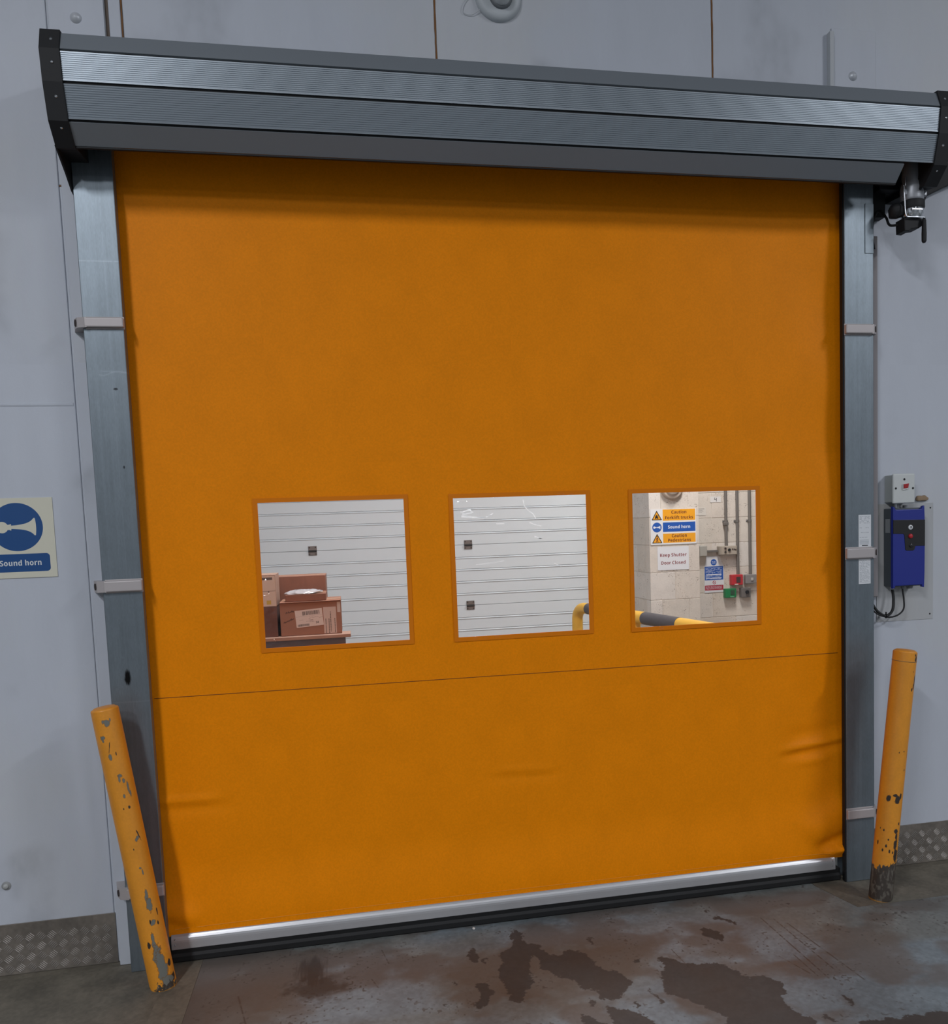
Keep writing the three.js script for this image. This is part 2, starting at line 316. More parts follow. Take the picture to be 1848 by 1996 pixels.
UNSEEN_HALL_LAMPS.forEach((a, i) => unseenStripLight(a, ['unseen white strip light over the left side of the hall, nearer the door, lighting the door wall', 'unseen white strip light over the right side of the hall, nearer the door, lighting the door wall', 'unseen white strip light over the left side of the hall, second from the door, lighting the housing', 'unseen white strip light over the right side of the hall, second from the door, lighting the housing', 'added fill strip light over the middle of the hall, farthest from the door'][i], 'unseen hall strip lights', 8));
UNSEEN_DOCK_LAMPS.forEach((a, i) => unseenStripLight(a, ['unseen white strip light above the signed block pier, placed to light the pier and recess', 'unseen white strip light above the cardboard boxes, placed to light their fronts and the sectional door'][i], 'unseen dock strip lights', 6));

// ---------------------------------------------------------------- wall fittings on the front wall
const mDome = std({ color: 0xc9cdd2, metalness: 0.3, roughness: 0.4 });
function boltPlate(name, label, x0, x1, y0, y1, bxp, byp, returnLip) {
  const t = thing(name, label, 'cover plate', [(x0 + x1) / 2, y0, ZW]);
  mesh('plate', bx(x0, x1, y0, y1, ZW, ZW + 0.005, 0.0015, 1), mWall, t);
  mesh('bolt', lathe([bxp, byp, ZW + 0.005], 'z', [[0.0001, 0.012], [0.008, 0.0105], [0.013, 0.006], [0.0165, 0.002], [0.0175, 0]], 24), mDome, t);
  if (returnLip) mesh('folded_edge', bx(x0 - 0.016, x0, y0, y1 - 0.02, ZW, ZW + 0.022, 0.001, 1), mPlain, t);
}
boltPlate('cover_plate', 'pale bolted plate above the left end of the door housing', -1.426, -1.263, 2.9, 3.35, -1.346, 3.066, false);
boltPlate('cover_plate', 'pale bolted plate with a folded edge above the right end of the door housing', 1.256, 1.438, 2.9, 3.222, 1.343, 3.057, true);
{
  const t = thing('anchor_bolt', 'grey round bolt low on the left wall above the tread plate', 'bolt', [-1.758, 0.305, ZW]);
  mesh('washer', lathe([-1.758, 0.305, ZW], 'z', [[0.0001, 0.004], [0.013, 0.0035], [0.0145, 0.001], [0.0148, 0]], 24), std({ color: 0x8d8f8f, roughness: 0.6 }), t);
  mesh('bolt_head', lathe([-1.758, 0.305, ZW + 0.0038], 'z', [[0.0001, 0.0075], [0.006, 0.007], [0.0088, 0.004], [0.009, 0]], 24), std({ color: 0xa6a8a6, roughness: 0.5 }), t);
}
{ // small round wall fitting over the middle of the door
  const X = 0.005, Y = 3.232, t = thing('wall_beacon', 'pale round fitting on the wall above the middle of the door', 'beacon', [X, Y, ZW]);
  mesh('mounting_base', lathe([X, Y, ZW], 'z', [[0.0001, 0.022], [0.06, 0.022], [0.074, 0.018], [0.079, 0.008], [0.08, 0]], 40), std({ color: 0xb9bfc2, roughness: 0.5 }), t);
  mesh('lens_dome', lathe([X + 0.006, Y - 0.008, ZW + 0.022], 'z', [[0.0001, 0.052], [0.016, 0.05], [0.027, 0.038], [0.032, 0.02], [0.033, 0]], 32), phys({ color: 0xc4c8c8, roughness: 0.25, clearcoat: 0.6 }), t);
  mesh('collar', lathe([X + 0.006, Y - 0.008, ZW + 0.02], 'z', [[0.032, 0.012], [0.038, 0.011], [0.04, 0.004], [0.04, 0]], 32), std({ color: 0x6e7376, roughness: 0.5 }), t);
  describe(mesh('wire', tube([[-0.075, 3.25, ZW + 0.006], [-0.115, 3.2, ZW + 0.005], [-0.118, 3.175, ZW + 0.005], [-0.09, 3.168, ZW + 0.006], [-0.06, 3.185, ZW + 0.01]], 0.0011, 30, 6), std({ color: 0xc2c6c9, roughness: 0.6 })), 'thin pale wire looping beside the round wall fitting', 'wire');
}
// tread plate kick plates
const treadMat = std({ color: 0x9a958f, metalness: 0.35, roughness: 0.5, map: rep(dataTex(256, 256, (x, y) => { const k = 1 + 0.35 * (fbm(x / 40, y / 40, 91) - 0.5) + 0.2 * (fbm(x / 6, y / 6, 92) - 0.5); return [200 * k, 196 * k, 190 * k]; }), 2, 2) });
const treadBar = std({ color: 0xa8a39d, metalness: 0.6, roughness: 0.34 });
function kickPlate(label, x0, x1, h) {
  const t = thing('kick_plate', label, 'kick plate', [(x0 + x1) / 2, 0, ZW]);
  mesh('plate', bx(x0, x1, 0.001, h, ZW, ZW + 0.004, 0.001, 1), treadMat, t);
  const bars = [], cell = 0.034;
  for (let i = 0; (i + 1) * cell < x1 - x0; i++) for (let j = 0; (j + 1) * cell < h - 0.004; j++) {
    const turn = (i + j) % 2 ? Math.PI / 4 : -Math.PI / 4;
    for (let k = -2; k <= 2; k++) {
      const g = new THREE.SphereGeometry(1, 6, 3, 0, Math.PI * 2, 0, Math.PI / 2); g.rotateX(Math.PI / 2); g.scale(0.0145 - 0.0012 * Math.abs(k), 0.0017, 0.0022); g.translate(0, k * 0.0056, 0); g.rotateZ(turn);
      g.translate(x0 + (i + 0.5) * cell, 0.004 + (j + 0.5) * cell, ZW + 0.0038); bars.push(g.toNonIndexed());
    }
  }
  const b = mesh('tread_bars', bars, treadBar, t); b.userData.kind = 'stuff';
}
kickPlate('grey tread plate kick plate along the foot of the left wall', -2.43, -1.43, 0.174);
kickPlate('grey tread plate kick plate along the foot of the right wall', 1.42, 2.3, 0.166);

// "Sound horn" sign on the left wall
function hornShape(g, cx, cy, s, col) {
  g.fillStyle = col; g.beginPath(); g.arc(cx - 0.56 * s, cy, 0.235 * s, 0, 7); g.fill();
  g.fillRect(cx - 0.36 * s, cy - 0.11 * s, 0.14 * s, 0.22 * s); g.fillRect(cx - 0.26 * s, cy - 0.13 * s, 0.05 * s, 0.26 * s);
  g.beginPath(); g.moveTo(cx - 0.22 * s, cy - 0.065 * s); g.bezierCurveTo(cx + 0.3 * s, cy - 0.1 * s, cx + 0.52 * s, cy - 0.16 * s, cx + 0.66 * s, cy - 0.36 * s);
  g.lineTo(cx + 0.71 * s, cy - 0.36 * s); g.bezierCurveTo(cx + 0.75 * s, cy - 0.1 * s, cx + 0.75 * s, cy + 0.1 * s, cx + 0.71 * s, cy + 0.36 * s); g.lineTo(cx + 0.66 * s, cy + 0.36 * s);
  g.bezierCurveTo(cx + 0.52 * s, cy + 0.16 * s, cx + 0.3 * s, cy + 0.1 * s, cx - 0.22 * s, cy + 0.065 * s); g.closePath(); g.fill();
}
function rrect(g, x, y, w, h, r) { g.beginPath(); g.moveTo(x + r, y); g.arcTo(x + w, y, x + w, y + h, r); g.arcTo(x + w, y + h, x, y + h, r); g.arcTo(x, y + h, x, y, r); g.arcTo(x, y, x + w, y, r); g.closePath(); }
function flatSign(name, label, category, x0, x1, y0, y1, z, th, tex, rough = 0.45, turn = 0, group) {
  const t = thing(name, label, category, [(x0 + x1) / 2, (y0 + y1) / 2, z], group);
  mesh('backing', bx(x0, x1, y0, y1, z, z + th), std({ color: 0xd0cdc2, roughness: 0.6 }), t);
  mesh('printed_face', faceUV(new THREE.PlaneGeometry(x1 - x0, y1 - y0).translate((x0 + x1) / 2, (y0 + y1) / 2, z + th + 0.0003), x0, x1, y0, y1), std({ map: tex, roughness: rough }), t);
  t.rotation.z = turn; return t;
}
flatSign('warning_sign', 'cream and blue Sound horn sign on the left wall', 'sign', -1.747, -1.5255, 1.3205, 1.5775, ZW, 0.003, canvasTex(884, 1028, (g, w, h) => {
  g.fillStyle = '#cfcdbb'; g.fillRect(0, 0, w, h);
  g.fillStyle = '#04457f'; g.beginPath(); g.arc(w / 2, 372, 310, 0, 7); g.fill();
  hornShape(g, w / 2, 372, 310, '#cfcdbb');
  g.fillStyle = '#04457f'; rrect(g, 76, 718, w - 152, 232, 44); g.fill();
  g.fillStyle = '#d6d8d6'; g.font = 'bold 96px sans-serif'; g.textAlign = 'center'; g.textBaseline = 'middle'; g.fillText('Sound horn', w / 2 + 14, 836, 505);
}), 0.5);

// ---------------------------------------------------------------- roller door housing
const HP = [[0.252, 2.867], [0.274, 2.812], [0.264, 2.729], [0.238, 2.636], [0.186, 2.586]];   // outline in z, y
const HX0 = -1.318, HX1 = 1.478;
const housing = thing('door_housing', 'long grey ribbed housing that holds the rolled orange door', 'roller housing', [0, 2.58, ZW]);
function coverStrip(a, b, x0, x1, ribs, mat, lipA = 0.004, lipB = 0.004) {
  const d = [b[0] - a[0], b[1] - a[1]], L = Math.hypot(...d), u = [d[0] / L, d[1] / L], n = [-u[1], u[0]];   // n points outward
  const at = (s, o) => [a[0] + u[0] * s + n[0] * o, a[1] + u[1] * s + n[1] * o];
  const P = [at(lipA, -0.006), at(lipA, 0)];
  if (ribs) { const s0 = lipA + 0.003, s1 = L - lipB - 0.003, p = (s1 - s0) / ribs; for (let i = 0; i < ribs; i++) { P.push(at(s0 + p * i + p * 0.1, 0), at(s0 + p * i + p * 0.3, -0.0016), at(s0 + p * i + p * 0.7, -0.0016), at(s0 + p * i + p * 0.9, 0)); } }
  P.push(at(L - lipB, 0), at(L - lipB, -0.006));
  return polyX(P, x0, x1);
}
const cs = [];
cs.push(mesh('cover_strip', coverStrip(HP[0], HP[1], HX0, HX1, 0, mHousing, 0.0, 0.003), mHousing, housing));
cs.push(mesh('cover_strip', coverStrip(HP[1], HP[2], HX0, HX1, 13, mHousingRib), mHousingRib, housing, 'ribbed grey cover strip'));
cs.push(mesh('cover_strip', coverStrip(HP[2], HP[3], HX0, HX1, 14, mHousingRib), mHousingRib, housing, 'ribbed grey cover strip'));
cs.push(mesh('cover_strip', coverStrip(HP[3], HP[4], HX0, 1.368, 0, mHousing, 0.005, 0.002), mHousing, housing));
mesh('gasket', [polyX([[0.248, 2.862], [0.268, 2.812], [0.2585, 2.73], [0.233, 2.6405], [0.225, 2.645], [0.25, 2.73], [0.26, 2.812], [0.24, 2.86]], HX0, HX1), polyX([[0.233, 2.6405], [0.184, 2.5925], [0.178, 2.598], [0.225, 2.645]], HX0, 1.368)], mGasket, housing);
mesh('top_cover', polyX([[ZW + 0.001, 2.885], [0.252, 2.867], [0.25, 2.862], [ZW + 0.001, 2.879]], HX0, HX1), mHousing, housing);
mesh('bottom_lip', bx(HX0, 1.368, 2.582, 2.587, 0.178, 0.187, 0.001, 1), mGasket, housing);
for (const [x0, x1, s] of [[-1.372, HX0, -1], [HX1, 1.532, 1]]) {
  const o = 0.004, cap = mesh('end_cap', polyX([[ZW + 0.001, 2.89], [HP[0][0] + o, 2.874], [HP[1][0] + o, HP[1][1]], [HP[2][0] + o, HP[2][1] - 0.002], [HP[3][0] + o, HP[3][1] - 0.004], [HP[4][0] + 0.002, HP[4][1] - 0.006], [0.165, 2.585], [ZW + 0.001, 2.60]], x0, x1, 0.0015), mBlack, housing);
  const sc = (i, t) => { const z = mix(HP[i][0], HP[i + 1][0], t) + o, y = mix(HP[i][1], HP[i + 1][1], t); return [(x0 + x1) / 2 - 0.004 * s, y, z]; };
  for (const [i, t] of [[0, 0.45], [1, 0.42], [2, 0.4], [3, 0.3]]) mesh('screw', lathe(sc(i, t), 'z', [[0.0001, 0.003], [0.003, 0.0026], [0.0048, 0.001], [0.005, -0.002]], 14), mChrome, cap);
}
mesh('side_plate', polyX([[HP[4][0], 2.588], [0.10, 2.54], [0.052, 2.508], [ZW + 0.002, 2.49], [ZW + 0.002, 2.60]], -1.3755, -1.3705), mBlack, housing, 'black tapering plate under the left end');
mesh('side_plate', poly([[1.385, 2.72], [1.82, 2.752], [1.82, 2.705], [1.725, 2.668], [1.626, 2.622], [1.612, 2.592], [1.56, 2.582], [1.51, 2.615], [1.45, 2.62], [1.448, 2.535], [1.385, 2.532]], ZW + 0.003, 0.012, 0.002), mBlack, housing, 'black motor bracket under the right end');
mesh('motor_mount', bx(1.40, 1.56, 2.62, 2.72, 0.0, 0.05, 0.004), mBlack, housing);
mesh('barrel', cyl([0.05, 2.73, 0.075], 'x', 0.07, 2.72), mSub, housing);
mesh('back_plate', bx(-1.37, 1.53, 2.70, 2.878, ZW + 0.001, ZW + 0.004), mGasket, housing);

// ---------------------------------------------------------------- guide rails with straps
function railUV(g, x0) { const p = g.attributes.position, uv = new Float32Array(p.count * 2); for (let i = 0; i < p.count; i++) { uv[2 * i] = clamp((p.getX(i) - x0) / 0.12); uv[2 * i + 1] = p.getY(i) / 2.72; } g.setAttribute('uv', new THREE.BufferAttribute(uv, 2)); return g; }
function guideRail(s, label, mat, straps) {
  const xi = 1.2505 * s, xo = 1.3695 * s, lo = Math.min(xi, xo), hi = Math.max(xi, xo), X = (a, b) => [Math.min(a * s, b * s), Math.max(a * s, b * s)];
  const t = thing('guide_rail', label, 'guide rail', [(lo + hi) / 2, 0, 0], 'steel guide rails of the door');
  const sh = [bx(lo, hi, 0.0, 2.7, s < 0 ? 0.022 : 0.030, 0.055, 0.0025, 2), bx(lo, hi, 0.0, 2.7, ZW + 0.0005, -0.012, 0.001, 1), bx(...X(1.29, 1.3694), 0.0, 2.7, -0.0125, 0.0305)];
  mesh('rail_channel', sh.map(g => railUV(g, lo)), mat, t);
  if (s > 0) mesh('rubber_lip', bx(1.246, 1.251, 0.0, 2.7, 0.030, 0.049, 0.001, 1), mRubber, t);
  for (const [y0, y1] of straps) {
    const strap = mesh('strap', [
      bx(...X(1.2475, 1.361), y0, y1 - 0.001, 0.0552, 0.0575, 0.001, 1),
      bx(...X(1.2475, 1.364), y0 + 0.004, y1 - 0.005, 0.0552, 0.071, 0.005, 3),
      (() => { const p = (s < 0 ? [[1.355, 0.0705], [1.36, 0.0705], [1.384, 0.062], [1.397, 0.04], [1.411, -0.0055], [1.376, -0.0055], [1.3715, 0.05], [1.355, 0.06]] : [[1.355, 0.0705], [1.362, 0.0705], [1.378, 0.058], [1.3865, 0.03], [1.389, -0.034], [1.3735, -0.034], [1.3715, 0.05], [1.355, 0.06]]).map(q => [q[0] * s, q[1]]); if (s < 0) p.reverse(); const sh2 = new THREE.Shape(p.map(q => new THREE.Vector2(q[0], -q[1]))); const g = new THREE.ExtrudeGeometry(sh2, { depth: y1 - y0 - 0.009, bevelEnabled: false }); g.rotateX(-Math.PI / 2); g.translate(0, y0 + 0.004, 0); return metreUV(g); })(),
    ], mStrap, t);
    const h = new THREE.CylinderGeometry(0.011, 0.011, 0.004, 18).toNonIndexed(); h.scale(0.55, 1, 1); h.rotateX(Math.PI / 2); h.rotateY(s * 0.9); if (s < 0) h.translate(-1.3915, (y0 + y1) / 2, 0.0512); else h.translate(1.3735, (y0 + y1) / 2, 0.0625);
    mesh('strap_opening_shade', metreUV(h), mStrapShade, strap);  // solid dark disc painted as the shade inside the open strap end
  }
  return t;
}
guideRail(-1, 'left galvanised guide rail beside the tilted bollard', mGalvL, [[2.09, 2.13], [1.262, 1.307], [0.25, 0.296]]);
const railR = guideRail(1, 'right galvanised guide rail with two white labels', mGalvR, [[2.09, 2.133], [1.258, 1.306], [0.25, 0.296]]);
mesh('cover_plate', bx(1.334, 1.369, 2.387, 2.565, 0.055, 0.0575, 0.001, 1), mGalvR, railR);
const rowsTex = (seed, dense) => canvasTex(128, 300, (g, w, h) => {
  const r = rng(seed); g.fillStyle = '#d7dadd'; g.fillRect(0, 0, w, h); g.fillStyle = '#8d949b';
  for (let y = 14; y < h - 16; y += dense ? 11 : (y < 70 ? 12 : 44)) { let x = 10; while (x < w - 20) { const l = 6 + r() * 22; if (r() > 0.15) g.fillRect(x, y, Math.min(l, w - 12 - x), 3.4); x += l + 5; } }
  if (!dense) { g.fillStyle = '#2a2d30'; g.fillRect(34, h - 20, 62, 8); g.fillStyle = '#8d949b'; for (let y = 232; y < 270; y += 9) g.fillRect(12, y, 92, 3); }
});
mesh('label_sticker', faceUV(bx(1.3045, 1.3565, 1.303, 1.4255, 0.0551, 0.0558), 1.3045, 1.3565, 1.303, 1.4255), std({ map: rowsTex(5, false), roughness: 0.5 }), railR, 'tall white printed label');
mesh('label_sticker', faceUV(bx(1.3045, 1.3545, 1.164, 1.258, 0.0551, 0.0558), 1.3045, 1.3545, 1.164, 1.258), std({ map: rowsTex(8, true), roughness: 0.5 }), railR, 'short white label of close text');

// ---------------------------------------------------------------- the orange curtain
const WIN = [[-0.883, -0.397, 1.0475, 1.538], [-0.2255, 0.2555, 1.045, 1.5345], [0.4295, 0.915, 1.0415, 1.533]];
const CX0 = -1.278, CX1 = 1.278, CY0 = 0.09, CY1 = 2.80;
function ridge(x, y, ax, ay, bx_, by, w, amp) {
  const dx = bx_ - ax, dy = by - ay, L2 = dx * dx + dy * dy, t = clamp(((x - ax) * dx + (y - ay) * dy) / L2, -0.3, 1.3);
  const px = ax + dx * clamp(t), py = ay + dy * clamp(t), d = (y - py) - 0 * px, e = Math.hypot(x - px, 0) / (w * 4);
  return amp * Math.exp(-(d * d) / (w * w)) * Math.exp(-e * e) * sstep(-0.3, 0.2, t) * sstep(1.3, 0.8, t);
}
function curtainZ(x, y) {
  let d = 0.0016 * (fbm(x * 2.1 + 5, y * 1.6, 101, 2) - 0.5) * 2;
  const er = sstep(1.02, 1.262, x), el = sstep(-1.12, -1.262, x);
  const low = sstep(1.0, 0.2, y);
  d += er * (0.011 * Math.sin(y * 5.1 + 0.6) * (0.35 + low) + 0.005 * Math.sin(y * 13 + 1.2));
  d += el * (0.004 * Math.sin(y * 4.3 + 1.4) * (0.3 + low));
  d += ridge(x, y, 1.03, 0.532, 1.28, 0.562, 0.012, 0.010) - ridge(x, y, 1.03, 0.505, 1.26, 0.532, 0.016, 0.008) - ridge(x, y, 1.06, 0.585, 1.27, 0.605, 0.026, 0.006);
  d += ridge(x, y, 1.09, 0.475, 1.2, 0.486, 0.012, 0.005);
  d += ridge(x, y, -0.09, 0.551, 0.09, 0.541, 0.009, 0.0045) - ridge(x, y, -0.12, 0.527, 0.12, 0.522, 0.018, 0.003);
  d += ridge(x, y, -1.27, 0.549, -1.08, 0.545, 0.012, 0.006) - ridge(x, y, -1.27, 0.52, -1.05, 0.515, 0.02, 0.004);
  d += ridge(x, y, 1.12, 0.20, 1.28, 0.30, 0.05, 0.019) - ridge(x, y, 1.15, 0.14, 1.28, 0.18, 0.022, 0.015) + ridge(x, y, 1.19, 0.118, 1.28, 0.132, 0.013, 0.013);
  d += ridge(x, y, -1.27, 0.19, -1.16, 0.14, 0.03, 0.008) - ridge(x, y, -1.27, 0.14, -1.18, 0.11, 0.014, 0.006);
  d += 0.0022 * Math.exp(-(((y - 0.905) / 0.03) ** 2)) * (fbm(x * 4, 2, 111) - 0.3);
  for (const [a, b, c, e] of WIN) {                                  // slight pucker around the welded windows
    const q = Math.max(a - x, x - b, c - y, y - e); if (q > -0.01 && q < 0.06) d += 0.0012 * sstep(0.06, 0, q) * (fbm(x * 9, y * 9, 115) - 0.5);
  }
  return d * sstep(CY0 - 0.01, CY0 + 0.03, y) + 0.019 * sstep(0.34, 0.10, y);
}
function gridLines(a, b, step, extra) { const L = [...extra]; const n = Math.round((b - a) / step); for (let i = 0; i <= n; i++) { const v = a + (b - a) * i / n; if (!extra.some(e => Math.abs(e - v) < step * 0.4)) L.push(v); } return L.sort((p, q) => p - q); }
const curtain = thing('door_curtain', 'large orange fabric door curtain with three clear square windows', 'roller door', [0, 0, 0]);
{
  const xs = gridLines(CX0, CX1, 0.0125, WIN.flatMap(w => [w[0], w[1]])), ys = gridLines(CY0, CY1, 0.0125, WIN.flatMap(w => [w[2], w[3]]));
  const hole = (x, y) => WIN.some(w => x > w[0] && x < w[1] && y > w[2] && y < w[3]);
  const pos = [], uv = [], idx = [], nx = xs.length, ny = ys.length;
  for (const side of [0, 1]) for (const y of ys) for (const x of xs) { pos.push(x, y, curtainZ(x, y) - side * 0.002); uv.push(x, y); }
  const V = (s, i, j) => s * nx * ny + j * nx + i;
  for (let j = 0; j < ny - 1; j++) for (let i = 0; i < nx - 1; i++) {
    const cx = (xs[i] + xs[i + 1]) / 2, cy = (ys[j] + ys[j + 1]) / 2; if (hole(cx, cy)) continue;
    idx.push(V(0, i, j), V(0, i + 1, j), V(0, i + 1, j + 1), V(0, i, j), V(0, i + 1, j + 1), V(0, i, j + 1));
    idx.push(V(1, i, j), V(1, i + 1, j + 1), V(1, i + 1, j), V(1, i, j), V(1, i, j + 1), V(1, i + 1, j + 1));
  }
  const g = new THREE.BufferGeometry(); g.setAttribute('position', new THREE.Float32BufferAttribute(pos, 3)); g.setAttribute('uv', new THREE.Float32BufferAttribute(uv, 2)); g.setIndex(idx); g.computeVertexNormals();
  mesh('fabric_sheet', g, mCurtain, curtain);
}
// where the welded film is crinkled: centre and spread
const CRINKLE = [[[-0.869, 1.262, 0.012, 0.05], [-0.842, 1.276, 0.012, 0.014], [-0.862, 1.205, 0.01, 0.012], [-0.878, 1.532, 0.012, 0.008], [-0.695, 1.545, 0.03, 0.008], [-0.845, 1.062, 0.014, 0.012], [-0.855, 1.225, 0.02, 0.04], [-0.86, 1.12, 0.016, 0.05], [-0.81, 1.068, 0.03, 0.012], [-0.392, 1.36, 0.006, 0.03]], [[-0.18, 1.530, 0.04, 0.006], [-0.08, 1.530, 0.02, 0.006], [0.18, 1.538, 0.03, 0.006], [-0.1, 1.04, 0.08, 0.006]], [[0.447, 1.492, 0.016, 0.022], [0.52, 1.035, 0.05, 0.006], [0.66, 1.535, 0.03, 0.006]]];
WIN.forEach((w, k) => {
  const [a, b, c, e] = w, m = 0.014, n = 130;
  const g = new THREE.PlaneGeometry(b - a + 2 * m, e - c + 2 * m, n, n); g.translate((a + b) / 2, (c + e) / 2, 0);
  const p = g.attributes.position;
  for (let i = 0; i < p.count; i++) {
    const x = p.getX(i), y = p.getY(i), q = Math.min(x - a, b - x, y - c, e - y);        // distance inward from the opening
    const wob = q > 0 ? (fbm(x * 16, y * 16, 131 + k, 2) - 0.5) * 0.0026 * sstep(0.09, 0.0, q) * sstep(0, 0.012, q) + (fbm(x * 4, y * 4, 135 + k, 2) - 0.5) * 0.002 * sstep(0, 0.05, q) : 0;
    let cr = 0; for (const [cx, cy, rx, ry] of CRINKLE[k]) { const g2 = ((x - cx) / rx) ** 2 + ((y - cy) / ry) ** 2; if (g2 < 6) cr += Math.exp(-g2) * (vnoise(x * 55, y * 55, 139 + k) - 0.5) * 0.013; }
    p.setZ(i, 0.0022 + Math.max(cr, -0.001) + wob + (q <= 0.003 ? curtainZ(x, y) : 0));
  }
  g.computeVertexNormals();
  const win = mesh('window_pane', g, mFilm, curtain, ['clear pane showing stacked cardboard boxes', 'clear scuffed pane showing two hinges', 'clear pane showing warning signs and switches'][k]);
  const fr = (o, i, z, t) => [[a - o, b + o, e + i, e + o], [a - o, b + o, c - o, c - i], [a - o, a - i, c - i, e + i], [b + i, b + o, c - i, e + i]].map(r => bx(r[0], r[1], r[2], r[3], z, z + t));
  mesh('weld_border', fr(m + 0.001, 0, 0.0028, 0.0009), mWeld, win);
});
{ // white scuffs rubbed into the middle pane
  const r = rng(77), sc = [];
  const stroke = (pts, w) => { for (let i = 0; i < pts.length - 1; i++) { const [x0, y0] = pts[i], [x1, y1] = pts[i + 1], L = Math.hypot(x1 - x0, y1 - y0) || 1, nx = -(y1 - y0) / L, ny = (x1 - x0) / L, wa = w * (0.2 + 0.9 * r()), wb = w * (0.2 + 0.9 * r()); sc.push(poly([[x0 - nx * wa, y0 - ny * wa], [x1 - nx * wb, y1 - ny * wb], [x1 + nx * wb, y1 + ny * wb], [x0 + nx * wa, y0 + ny * wa]], 0.0040, 0.0042)); } };
  const Q = (u, v) => [-0.2255 + 0.481 * u, 1.5345 - 0.4895 * v];
  for (let k = 0; k < 5; k++) {
    const j = () => (r() - 0.5) * 0.012;
    stroke([[0.05, 0.10], [0.12, 0.085], [0.14, 0.105], [0.07, 0.115], [0.06, 0.13], [0.13, 0.14], [0.22, 0.148], [0.29, 0.12]].map(q => Q(q[0] + j(), q[1] + j())), 0.0011);
    if (k < 3) stroke([[0.52, 0.03], [0.53, 0.07], [0.55, 0.10], [0.59, 0.13], [0.61, 0.16]].map(q => Q(q[0] + j(), q[1] + j())), 0.0009);
    if (k < 3) stroke([[0.56, 0.19], [0.60, 0.205], [0.65, 0.22]].map(q => Q(q[0] + j(), q[1] + j())), 0.001);
    if (k < 3) stroke([[0.60, 0.295], [0.63, 0.31], [0.65, 0.31]].map(q => Q(q[0] + j(), q[1] + j())), 0.0012);
    if (k < 2) { stroke([[0.31, 0.19], [0.37, 0.192]].map(q => Q(q[0] + j(), q[1] + j())), 0.001); stroke([[0.15, 0.48], [0.25, 0.475], [0.36, 0.46]].map(q => Q(q[0] + j(), q[1] + j())), 0.0006); stroke([[0.74, 0.5], [0.79, 0.515]].map(q => Q(q[0] + j(), q[1] + j())), 0.0012); }
  }
  mesh('scuff_marks', sc, mScuff, curtain, 'white scuffs on the middle pane').userData.kind = 'stuff';
}
{
  const seamPts = [], hemPts = [];
  for (let i = 0; i <= 60; i++) { const x = -1.25 + 2.5 * i / 60; seamPts.push([x, 0.902 - 0.006 * (i / 60), curtainZ(x, 0.9) + 0.0005]); hemPts.push([x * 0.985, 0.113 + 0.002 * Math.sin(i / 9), curtainZ(x * 0.985, 0.113) + 0.0006]); }
  mesh('seam', tube(seamPts, 0.0011, 240, 6), mSeam, curtain);
  mesh('hem_stitch', tube(hemPts, 0.0007, 240, 6), mHem, curtain);
  const bar = mesh('bottom_bar', polyX([[-0.03, 0.048], [0.030, 0.046], [0.0315, 0.048], [0.0315, 0.070], [0.0308, 0.077], [0.0290, 0.0835], [0.0262, 0.089], [0.0226, 0.0935], [0.0205, 0.0953], [0.017, 0.0957], [-0.022, 0.0957], [-0.03, 0.09]], -1.244, 1.215), mBar, curtain);
  for (const x of [-1.232, 1.203]) for (const y of [0.063, 0.082]) mesh('rivet', lathe([x, y, 0.0313], 'z', [[0.0001, 0.002], [0.0018, 0.0016], [0.0026, 0]], 12), mChrome, bar);
  mesh('rubber_seal', polyX([[-0.02, 0.0], [0.026, 0.0], [0.033, 0.006], [0.033, 0.022], [0.029, 0.032], [0.031, 0.05], [-0.026, 0.05], [-0.026, 0.008]], -1.244, 1.236), mRubber, curtain);
}

